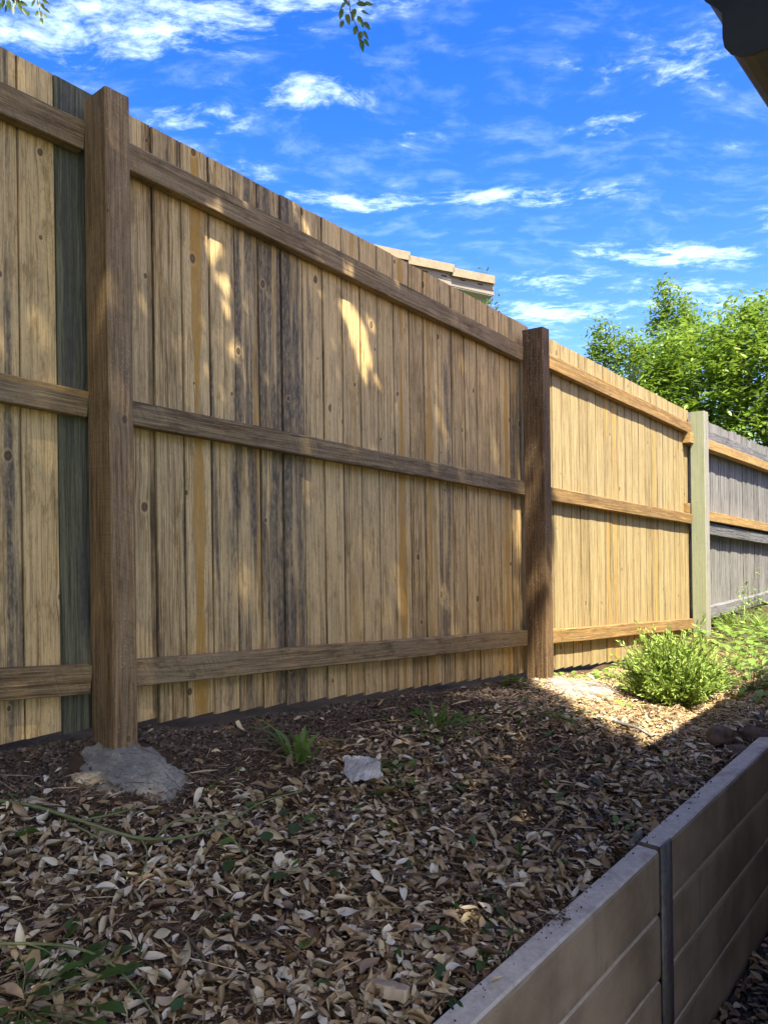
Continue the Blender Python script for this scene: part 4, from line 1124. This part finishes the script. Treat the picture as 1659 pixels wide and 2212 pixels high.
hanging_twig([(770, -420, .1), (764, -250, .05), (768, -120, 0), (752, -20, 0), (757, 25, 0), (772, 60, 0), (781, 90, 0)], 2.55,
             [(741, 12, 0, dn(115), .8), (737, 30, .01, dn(100), .9), (738, 52, 0, dn(105), .8), (752, 42, -.01, dn(80), 1.0), (764, 32, 0, dn(100), 1.1), (782, 8, 0, dn(20), .9), (797, 8, .01, dn(25), .8),
              (790, 28, 0, dn(35), .9), (779, 46, .01, dn(65), 1.0), (768, 66, 0, dn(95), 1.0), (793, 55, 0, dn(60), .9), (778, 78, 0, dn(95), 1.0), (790, 76, .01, dn(60), .8), (782, 98, 0, dn(80), .9), (792, 92, 0, dn(55), .7), (748, 4, .02, dn(60), .9), (772, -8, .02, dn(70), 1.0), (745, -25, 0, dn(110), 1), (785, -25, 0, dn(40), 1)], 0.047)
hanging_twig([(60, -330, .1), (74, -160, .05), (72, -40, 0), (84, 10, 0), (90, 42, 0)], 3.3,
             [(84, 8, 0, dn(80), 1), (94, 14, 0, dn(60), .9), (88, 30, 0, dn(85), 1), (98, 34, 0, dn(50), .9), (80, 28, 0, dn(120), .8), (90, 46, 0, dn(85), 1), (102, 22, .01, dn(40), .8), (72, 6, 0, dn(110), 1), (100, 4, 0, dn(30), 1), (86, -10, 0, dn(90), 1)], 0.040)
hanging_twig([(60, -330, .2), (34, -160, .1), (28, -50, 0), (36, 0, 0), (52, 24, 0)], 3.2,
             [(8, 4, 0, dn(100), 1.1), (20, 10, 0, dn(80), 1.1), (32, 8, .01, dn(90), 1), (44, 16, 0, dn(70), 1), (54, 24, 0, dn(60), .9), (14, 18, .02, dn(100), 1), (28, 22, 0, dn(85), .9), (2, 14, 0, dn(110), 1), (40, 2, .02, dn(40), 1), (52, 8, 0, dn(30), 1), (62, 30, 0, dn(70), .8), (10, -8, 0, dn(90), 1.1), (26, -6, 0, dn(60), 1.1), (46, -8, 0, dn(90), 1)], 0.044)

# ------------------------------------------------------------------ shrub
sb = empty('shrub', W(2.62, 0.60, float(ground_z(2.62, 0.60))))
tag(sb, 'round bright green fine leaved shrub growing in the sunlit mulch', 'shrub')
stm = Acc(); fol = Acc()
base = W(2.62, 0.60, float(ground_z(2.62, 0.60)) - 0.01)
narrow = [leaf_tpl(1, 0.30, 0.2, 0.3, 0, 0, 2, .8), leaf_tpl(1, 0.26, 0.1, 0.5, 0, .3, 2, .8)]
for q in range(520):
    az = random.uniform(0, 6.283); el = math.acos(random.uniform(0.02, 0.98))
    rr = random.uniform(0.66, 1.0)*(random.uniform(1.1, 1.4) if random.random() < 0.18 else 1.0)*(1 + 0.16*math.sin(3*az + 1) * math.sin(el) + 0.10*math.cos(5*az))
    tip = base + Vector((math.sin(el)*math.cos(az)*0.235*rr, math.sin(el)*math.sin(az)*0.235*rr, 0.08 + (math.cos(el)*0.28)*rr*random.uniform(.85, 1.1)))
    st = base + Vector((random.uniform(-.05, .05), random.uniform(-.05, .05), 0))
    mid = st.lerp(tip, 0.55) + Vector((0, 0, -0.02)) + (tip - st).cross(Z3)*random.uniform(-.08, .08)
    pts = [st, st.lerp(mid, .5), mid, mid.lerp(tip, .5) + Vector((0, 0, .01)), tip]
    v, f = tube_np(pts, [.0035, .003, .0022, .0016, .0008], 4); stm.add(v, f)
    k = 40
    t = np.linspace(0.25 + 0.25*random.random(), 1.0, k)
    pa = np.array([np.array(p_) for p_ in pts]); ti = t*4; i0 = np.clip(ti.astype(int), 0, 3); fr = (ti - i0)[:, None]
    pos = pa[i0]*(1-fr) + pa[i0+1]*fr + rng.normal(0, 0.006, (k, 3))
    tan = np.diff(pa, axis=0)[i0]; tan /= np.linalg.norm(tan, axis=1)[:, None] + 1e-9
    dr = tan + rng.normal(0, 0.55, (k, 3)); dr /= np.linalg.norm(dr, axis=1)[:, None]
    sd_ = np.cross(dr, rng.normal(size=(k, 3))); sd_ /= np.linalg.norm(sd_, axis=1)[:, None] + 1e-9
    nn_ = np.cross(sd_, dr)
    tv, tf = narrow[q % 2]
    fr_ = np.stack([dr, sd_, nn_], 2)
    sz_ = rng.uniform(0.018, 0.034, k)
    vv = np.einsum('kij,vj->kvi', fr_, tv + np.array([0.5, 0, 0]))*sz_[:, None, None] + pos[:, None, :]
    ff = (tf[None] + (np.arange(k)*len(tv))[:, None, None]).reshape(-1, 3)
    fol.add(vv.reshape(-1, 3), ff, np.repeat(np.clip(rng.normal(0.38, 0.16, k) + 0.38*t*t, 0, 1), len(tv)))
wpart('stems', stm.mesh('stems'), M['twig'], sb)
wpart('foliage', fol.mesh('foliage'), M['shrub'], sb)

# ------------------------------------------------------------------ weeds
broad = [leaf_tpl(1, 0.5, 0.25, -0.5, 0, random.uniform(-.4, .4), 4, .9) for _ in range(4)]
wide_blade = [leaf_tpl(1, 0.13, 0.3, -0.9, 0, random.uniform(-.6, .6), 6, .8) for _ in range(4)]
blade = [leaf_tpl(1, 0.09, 0.3, -0.6, 0, random.uniform(-.6, .6), 5, .8) for _ in range(4)]
def weed(name, label, s, p, n, length, mat, spread=0.5, kinds=broad, height=0.05, group='weeds in the garden bed', stems=True, tint=(0.5, 0.2)):
    z = float(ground_z(s, p)); b0 = W(s, p, z)
    root = empty(name, b0); tag(root, label, 'weed', group)
    a = Acc(); sa = Acc()
    for q in range(n):
        az = random.uniform(0, 6.283); rr = spread*math.sqrt(random.random()); hh = height*random.uniform(0.25, 1.1)*(1 - 0.4*rr/max(spread, 1e-3))
        tip = b0 + Vector((math.cos(az)*rr, math.sin(az)*rr, hh))
        if kinds is blade or kinds is wide_blade:
            d_ = Vector((math.cos(az), math.sin(az), 0)); le = length*random.uniform(.6, 1.2)
            el = random.uniform(0.35, 1.35)
            ax = (d_*math.cos(el) + Z3*math.sin(el)).normalized(); side = ax.cross(Z3).normalized(); nn = side.cross(ax)
            tv, tf = random.choice(kinds); M3 = np.array([ax, side, nn]).T
            vv = (tv + np.array([0.5, 0, 0]))*le
            a.add(vv @ M3.T + np.array(b0 + d_*rr*0.3), tf, random.gauss(*tint))
        else:
            d_ = Vector((math.cos(az), math.sin(az), random.uniform(-0.1, 0.45))).normalized(); le = length*random.uniform(.55, 1.2)
            side = d_.cross(Z3).normalized(); nn = side.cross(d_)
            tv, tf = random.choice(kinds); M3 = np.array([d_, side, nn]).T
            a.add(((tv + np.array([0.5, 0, 0]))*le) @ M3.T + np.array(tip), tf, random.gauss(*tint))
            if stems:
                v, f = tube_np([b0, b0.lerp(tip, .5) + Vector((0, 0, hh*.2)), tip], [.0016, .0013, .001], 4); sa.add(v, f)
    wpart('leaves', a.mesh('leaves'), M[mat], root)
    if sa.n: wpart('stems', sa.mesh('stems'), M['stem'], root)
    return root
weed('grass_tuft', 'tuft of broad grass blades near the white bag scrap', 0.50, 0.22, 14, 0.19, 'weed', 0.05, wide_blade, 0.1, tint=(1.0, .2))
weed('leafy_weed', 'cluster of small green weeds in the middle of the bed below the fence', 1.15, 0.22, 46, 0.055, 'weed', 0.20, broad, 0.045, tint=(.6, .2))
weed('grass_tuft', 'thin grass among the small green weeds at the middle of the bed', 1.22, 0.20, 16, 0.10, 'weed', 0.14, blade, 0.05, tint=(.6, .2))
weed('leafy_weed', 'small green weeds halfway to the dark post', 1.75, 0.30, 34, 0.048, 'weed', 0.20, broad, 0.03, tint=(.5, .2))
weed('leafy_weed', 'dark green weed against the foot of the fence left of the dark post', 2.22, -0.02, 9, 0.07, 'weed', 0.04, broad, 0.05)
weed('leafy_weed', 'green seedling beside the white bag scrap', 0.70, 0.45, 13, 0.050, 'weed', 0.09, broad, 0.03, tint=(.85, .15))
weed('leafy_weed', 'pale sprig just above the white bag scrap', 0.74, 0.36, 22, 0.022, 'weed_lit', 0.08, broad, 0.03)
weed('leafy_weed', 'pair of dark leaves on the bare soil right of the bag scrap', 0.86, 0.56, 3, 0.055, 'weed', 0.03, broad, 0.02)
weed('leafy_weed', 'two leaved seedling on the bare soil', 1.10, 0.50, 4, 0.040, 'weed', 0.03, broad, 0.03)
weed('leafy_weed', 'small clover patch left of the bag scrap by the wet footing', 0.22, 0.20, 9, 0.024, 'weed', 0.07, broad, 0.02, tint=(.85, .1))
weed('leafy_weed', 'green leaves beside the concrete wall near the steel post', 1.02, 1.02, 9, 0.035, 'weed', 0.05, broad, 0.03, tint=(.9, .1))
weed('leafy_weed', 'green leaves against the concrete wall in the foreground', 0.32, 1.04, 8, 0.042, 'weed', 0.06, broad, 0.03, tint=(.6, .2))
weed('leafy_weed', 'small leaves among the litter left of the steel post', 0.62, 0.92, 7, 0.035, 'weed', 0.06, broad, 0.02, tint=(.6, .2))
weed('grass_tuft', 'grass sprig on the shaded soil in front of the sunlit mulch', 1.72, 0.55, 14, 0.06, 'weed', 0.06, blade, 0.04, tint=(.7, .2))
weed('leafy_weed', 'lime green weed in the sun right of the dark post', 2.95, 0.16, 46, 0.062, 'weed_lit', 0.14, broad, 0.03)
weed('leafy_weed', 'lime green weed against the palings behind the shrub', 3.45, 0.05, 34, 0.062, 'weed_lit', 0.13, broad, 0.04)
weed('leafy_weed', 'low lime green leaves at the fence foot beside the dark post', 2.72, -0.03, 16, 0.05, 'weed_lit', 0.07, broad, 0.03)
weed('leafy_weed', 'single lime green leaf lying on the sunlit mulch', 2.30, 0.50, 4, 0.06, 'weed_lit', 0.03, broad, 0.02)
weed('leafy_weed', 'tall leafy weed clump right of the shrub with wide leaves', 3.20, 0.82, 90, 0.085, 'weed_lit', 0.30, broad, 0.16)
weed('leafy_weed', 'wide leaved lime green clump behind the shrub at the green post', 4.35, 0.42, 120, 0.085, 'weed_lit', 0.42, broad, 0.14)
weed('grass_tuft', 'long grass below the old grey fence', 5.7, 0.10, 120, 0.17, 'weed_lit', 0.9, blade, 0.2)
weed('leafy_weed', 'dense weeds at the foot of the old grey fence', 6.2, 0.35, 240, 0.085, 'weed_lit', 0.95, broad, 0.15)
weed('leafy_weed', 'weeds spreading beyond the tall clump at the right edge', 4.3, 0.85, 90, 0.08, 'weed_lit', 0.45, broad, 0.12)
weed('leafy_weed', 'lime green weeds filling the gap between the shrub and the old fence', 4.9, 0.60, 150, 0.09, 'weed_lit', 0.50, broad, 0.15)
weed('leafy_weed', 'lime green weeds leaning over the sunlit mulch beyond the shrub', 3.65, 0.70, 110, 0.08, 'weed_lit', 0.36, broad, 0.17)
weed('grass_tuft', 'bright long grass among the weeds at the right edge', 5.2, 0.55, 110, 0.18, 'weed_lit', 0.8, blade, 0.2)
def seedhead(label, s, p, n, ht):
    z = float(ground_z(s, p)); b0 = W(s, p, z); root = empty('tall_weed', b0); tag(root, label, 'weed', 'tall thin weeds by the old fence')
    sa, a = Acc(), Acc()
    for q in range(n):
        az = random.uniform(0, 6.28); hh = ht*random.uniform(.6, 1.1); out_ = random.uniform(.02, .16)
        tip = b0 + Vector((math.cos(az)*out_, math.sin(az)*out_, hh)); m_ = b0.lerp(tip, .55) + Vector((random.uniform(-.02, .02), random.uniform(-.02, .02), .03))
        v, f = tube_np([b0, m_, tip], [.0022, .0016, .0008], 4); sa.add(v, f)
        k = 12; t = rng.random(k); pos = np.array(m_)[None]*(1-t)[:, None] + np.array(tip)[None]*t[:, None]
        scatter(a, cards, pos + rng.normal(0, .012, (k, 3)), rng.uniform(.02, .05, k), rng.uniform(0, 6.28, k), np.abs(rng.normal(.5, .4, k)), rng.uniform(0, 6.28, k), np.clip(rng.normal(.4, .3, k), 0, 1))
    wpart('stems', sa.mesh('stems'), M['stem'], root); wpart('leaves', a.mesh('leaves'), M['weed_lit'], root)
seedhead('thin tall weed stalks in front of the old grey fence at the right edge', 6.9, 0.15, 9, 0.62)
seedhead('thin dry weed stalks just right of the green post', 5.75, 0.15, 7, 0.50)

# ------------------------------------------------------------------ cut green stems lying on the litter
def vine(name, label, pts_sp, r, branches, leaves, mat='stem', lift=0.022):
    P_ = [W(s, p, float(ground_z(s, p)) + lift + lf) for (s, p, lf) in pts_sp]
    root = empty(name, P_[0]); tag(root, label, 'stem')
    # smooth the run with midpoints
    def smooth(Q):
        out_ = []
        for i in range(len(Q)-1):
            p0 = Q[max(i-1, 0)]; p1 = Q[i]; p2 = Q[i+1]; p3 = Q[min(i+2, len(Q)-1)]
            for t in (0, .25, .5, .75):
                out_.append(0.5*((2*p1) + (p2-p0)*t + (2*p0-5*p1+4*p2-p3)*t*t + (3*p1-p0-3*p2+p3)*t*t*t))
        return out_ + [Q[-1]]
    S_ = smooth(P_)
    v, f = tube_np(S_, [r*(1 - 0.6*i/len(S_)) for i in range(len(S_))], 7)
    wpart('main_stem', mesh_np('main_stem', v, f), M[mat], root, True)
    for br in branches:
        B_ = smooth([W(s, p, float(ground_z(s, p)) + lift + lf) for (s, p, lf) in br])
        v, f = tube_np(B_, [r*0.55*(1 - 0.5*i/len(B_)) for i in range(len(B_))], 6)
        wpart('side_stem', mesh_np('side_stem', v, f), M[mat], root, True)
    for (s, p, lf, az, sz, tn) in leaves:
        tv, tf = leaf_tpl(1, 0.48, random.uniform(.1, .4), random.uniform(-.4, .4), 0, random.uniform(-.5, .5), 6, .85)
        me = mesh_np('leaf', tv, tf, {'tint': np.full(len(tv), tn)})
        o = link('leaf', me, M['weed'], root, None, True)
        o.matrix_basis = Matrix.Translation(W(s, p, float(ground_z(s, p)) + lift + lf)) @ Matrix.Rotation(az, 4, 'Z') @ Matrix.Rotation(random.uniform(-.5, .5), 4, 'X') @ Matrix.Rotation(random.uniform(-.2, .4), 4, 'Y') @ Matrix.Scale(sz, 4)
    return root
def gp_(u, v):
    """bed position seen in the direction (u, v)"""
    x = (u - 829.5)/1600; z = -(v - 1106.0)/1600
    X, Z = x*c_ + z*s_, -x*s_ + z*c_
    y = 2.0
    for _ in range(30):
        q = np.array([X*y, y]) - F0
        s, p = q @ D, q @ N
        zt = float(ground_z(s, np.clip(p, -.3, 1.08)))+0.015
        y = 0.5*y + 0.5*max(0.6, zt/Z)
    q = np.array([X*y, y]) - F0
    return float(q @ D), float(q @ N)
def gpl(lst): return [(*gp_(u, v), lf) for (u, v, lf) in lst]
vine('green_stem', 'long cut green stem lying across the leaf litter below the near post',
     gpl([(-60, 1735, 0), (40, 1742, 0), (130, 1775, .01), (250, 1815, .01), (330, 1830, .01), (420, 1822, .012), (500, 1795, .02), (570, 1762, .03), (650, 1740, .03)]), 0.0052,
     [gpl([(170, 1790, .01), (250, 1783, .02), (300, 1768, .02)]), gpl([(335, 1828, .01), (375, 1796, .015), (440, 1791, .02), (500, 1797, .02)]), gpl([(150, 1786, 0), (185, 1812, .01), (240, 1835, .0)]), gpl([(300, 1822, .01), (318, 1850, 0), (305, 1905, 0)]), gpl([(470, 1810, .02), (500, 1826, .01), (540, 1870, .01), (590, 1895, .01), (640, 1900, .01)])],
     [(*gp_(578, 1830), .02, 1.2, .06, .15), (*gp_(635, 1815), .02, 1.4, .065, .1), (*gp_(490, 1838), .015, .4, .04, .35), (*gp_(210, 1780), .01, 2.2, .045, .1), (*gp_(540, 1760), .02, .3, .03, .5), (*gp_(30, 1735), .01, .5, .035, .7), (*gp_(70, 1725), .015, .9, .03, .6), (*gp_(495, 1890), .015, 1.5, .06, .1), (*gp_(605, 1910), .01, .4, .05, .1), (*gp_(255, 1770), .012, 1.3, .03, .5), (*gp_(640, 1890), .02, 1.1, .035, .8)])
vine('green_stem', 'thin arching green stem in the bottom left corner',
     gpl([(-40, 2062, .01), (60, 2072, .02), (150, 2090, .03), (230, 2120, .03), (290, 2165, .02), (330, 2212, .01), (350, 2260, .01)]), 0.0032,
     [gpl([(60, 2072, .02), (110, 2095, .02), (90, 2130, .01)])],
     [(*gp_(280, 2130), .02, 1.2, .04, .2), (*gp_(300, 2170), .02, 1.0, .04, .2), (*gp_(385, 2190), .01, 1.2, .04, .3)])
weed('leafy_weed', 'clump of large jagged green leaves in the bottom left corner', *gp_(45, 2165), 60, 0.055, 'weed', 0.17, broad, 0.05, tint=(.25, .22))
weed('leafy_weed', 'two rounded dark green leaves by the wall in the bottom foreground', *gp_(960, 2135), 3, 0.055, 'weed', 0.02, broad, 0.02, tint=(.2, .1))

def stick(name, label, lst, r, mat, group=None, lift=.015):
    Q = [W(*gp_(u, v)[:2], float(ground_z(*gp_(u, v))) + lift + lf) for (u, v, lf) in lst]
    v, f = tube_np(Q, [r*(1-.35*i/(len(Q)-1))*random.uniform(.85, 1.1) for i in range(len(Q))], 7)
    o = link(name, mesh_np(name, v, f), M[mat], None, None, True)
    return tag(o, label, 'stick', group)
stick('dead_stick', 'bleached grey stick lying on the sunlit mulch', [(1290, 1548, 0), (1315, 1556, .005), (1350, 1570, .01), (1380, 1578, .008), (1410, 1592, 0)], .008, 'deadstick')
stick('twig', 'thin dark twig in the litter left of the wood offcut', [(560, 2000, .01), (610, 2045, .015), (660, 2090, .01), (700, 2120, 0)], .0035, 'twig')
stick('twig', 'dark forked twig lying below the middle of the litter', [(840, 1905, .02), (900, 1908, .02), (960, 1905, .02), (1010, 1903, .01)], .0035, 'twig')
stick('twig', 'short twig curving through the litter near the bottom left stem', [(350, 2010, .01), (400, 2035, .015), (440, 2080, .01), (455, 2120, .0)], .004, 'twig')
stick('twig', 'thin dark twig at the bottom edge of the litter', [(600, 2150, .01), (680, 2195, .015), (740, 2230, .0)], .003, 'twig')

# ------------------------------------------------------------------ small things
def slab(name, label, cat, s, p, sx, sy, sz, mat, yaw, pitch=0.1, lift=0.012):
    bm = bmesh.new(); bmesh.ops.create_cube(bm, size=1.0)
    bmesh.ops.scale(bm, vec=(sx, sy, sz), verts=bm.verts)
    bmesh.ops.subdivide_edges(bm, edges=[e for e in bm.edges if abs((e.verts[0].co-e.verts[1].co).x) > sx*.5], cuts=7)
    bmesh.ops.bevel(bm, geom=[e for e in bm.edges if e.calc_face_angle(0) > 1], offset=.0015, segments=1, affect='EDGES')
    for v in bm.verts: v.co += Vector((random.uniform(-.0015, .0015),)*3)
    me = bpy.data.meshes.new(name); bm.to_mesh(me); bm.free()
    o = link(name, me, M[mat]); o.matrix_basis = Matrix.Translation(W(s, p, float(ground_z(s, p)) + lift + sz/2)) @ Matrix.Rotation(yaw, 4, 'Z') @ Matrix.Rotation(pitch, 4, 'Y') @ Matrix.Rotation(-0.25, 4, 'X')
    return tag(o, label, cat)
slab('wood_offcut', 'short rough sawn wood offcut in the foreground litter by the wall', 'wood block', *gp_(835, 2148), .085, .030, .022, 'offcut', -0.32, .05)
def rock(label, s, p, r, seed, sq=(1, .8, .6)):
    rg = np.random.default_rng(seed)
    bm = bmesh.new(); bmesh.ops.create_icosphere(bm, subdivisions=3, radius=1.0)
    ph = rg.uniform(0, 6.28, 6)
    for v in bm.verts:
        c = v.co; k = 1 + .14*math.sin(3*c.x+ph[0])*math.cos(2.5*c.y+ph[1]) + .10*math.sin(5*c.z+ph[2]+3*c.x) + .05*math.sin(9*c.y+ph[3]) + rg.normal()*.015
        v.co = Vector((c.x*sq[0]*r, c.y*sq[1]*r, c.z*sq[2]*r))*k
    me = bpy.data.meshes.new('rock'); bm.to_mesh(me); bm.free()
    o = link('rock', me, M['rock'], None, None, True); o.matrix_basis = Matrix.Translation(W(s, p, float(ground_z(s, p)) + r*sq[2]*.45)) @ Matrix.Rotation(rg.uniform(0, 3), 4, 'Z')
    return tag(o, label, 'rock', 'rocks behind the retaining wall')
rock('dark brown rock in the shade behind the wall, largest of the rocks', *gp_(1553, 1592), .075, 3, (1.25, .7, .55))
rock('brown rock half hidden by the wall right of the largest rock', *gp_(1635, 1588), .06, 6, (1.2, .8, .5))
rock('flat brown rock in front of the largest rock at the wall', *gp_(1590, 1620), .05, 9, (1.3, .8, .4))
rock('flat buried rock beside the wall among the leaves', *gp_(1455, 1690), .05, 12, (1.3, .7, .35))
rock('small dark round clod at the shade edge below the dark post', *gp_(1163, 1558), .022, 15, (1, .9, .8))
# scrap of white bag, crumpled sheet with thickness
def scrap():
    n, m_ = 18, 14; ph = [random.uniform(0, 6) for _ in range(8)]
    V = []; 
    for i in range(n):
        for j in range(m_):
            a, b_ = i/(n-1) - .5, j/(m_-1) - .5
            x = a*.115*(1 - .25*abs(b_)) + .004*math.sin(9*b_+ph[0]); y = b_*.10*(1 - .35*(a+.5)**2) + .004*math.sin(11*a+ph[1])
            z = .006*math.sin(7*a+ph[2])*math.cos(8*b_+ph[3]) + .005*abs(math.sin(15*a-11*b_+ph[4])) + .004*abs(math.sin(21*b_+9*a+ph[5])) + .016*(b_+.5)
            V.append((x, y, z))
    Fc = [(i*m_+j, (i+1)*m_+j, (i+1)*m_+j+1, i*m_+j+1) for i in range(n-1) for j in range(m_-1)]
    me = bpy.data.meshes.new('bag_scrap'); me.from_pydata(V, [], Fc); me.update()
    o = link('bag_scrap', me, M['paper']); sd = o.modifiers.new('thickness', 'SOLIDIFY'); sd.thickness = .0012
    s, p = gp_(783, 1678)
    o.matrix_basis = Matrix.Translation(W(s, p, float(ground_z(s, p)) + .030)) @ Matrix.Rotation(0.3, 4, 'Z') @ Matrix.Rotation(0.35, 4, 'X')
    tag(o, 'crumpled white scrap of torn bag on the leaf litter', 'scrap')
scrap()
o = bpy.data.objects.new('dry_leaf', fine_me[3]); COL.objects.link(o)
o.matrix_world = Matrix.Translation(W(0.20, 1.118, -0.946)) @ Matrix.Rotation(0.6, 4, 'Z') @ Matrix.Scale(0.036, 4); o["tint"] = 0.85
tag(o, 'single dry leaf lying on the flat top of the concrete wall', 'leaf')

for o in list(COL.objects):
    if o.parent is not None and o.name.split('.')[0] in ('leaves', 'stems', 'foliage', 'crown'):
        o["kind"] = 'stuff'            # leaves too small to pick apart
scn.render.film_transparent = False
scn.cycles.max_bounces = 8
scn.cycles.diffuse_bounces = 4
scn.cycles.transmission_bounces = 4
scn.cycles.use_denoising = True
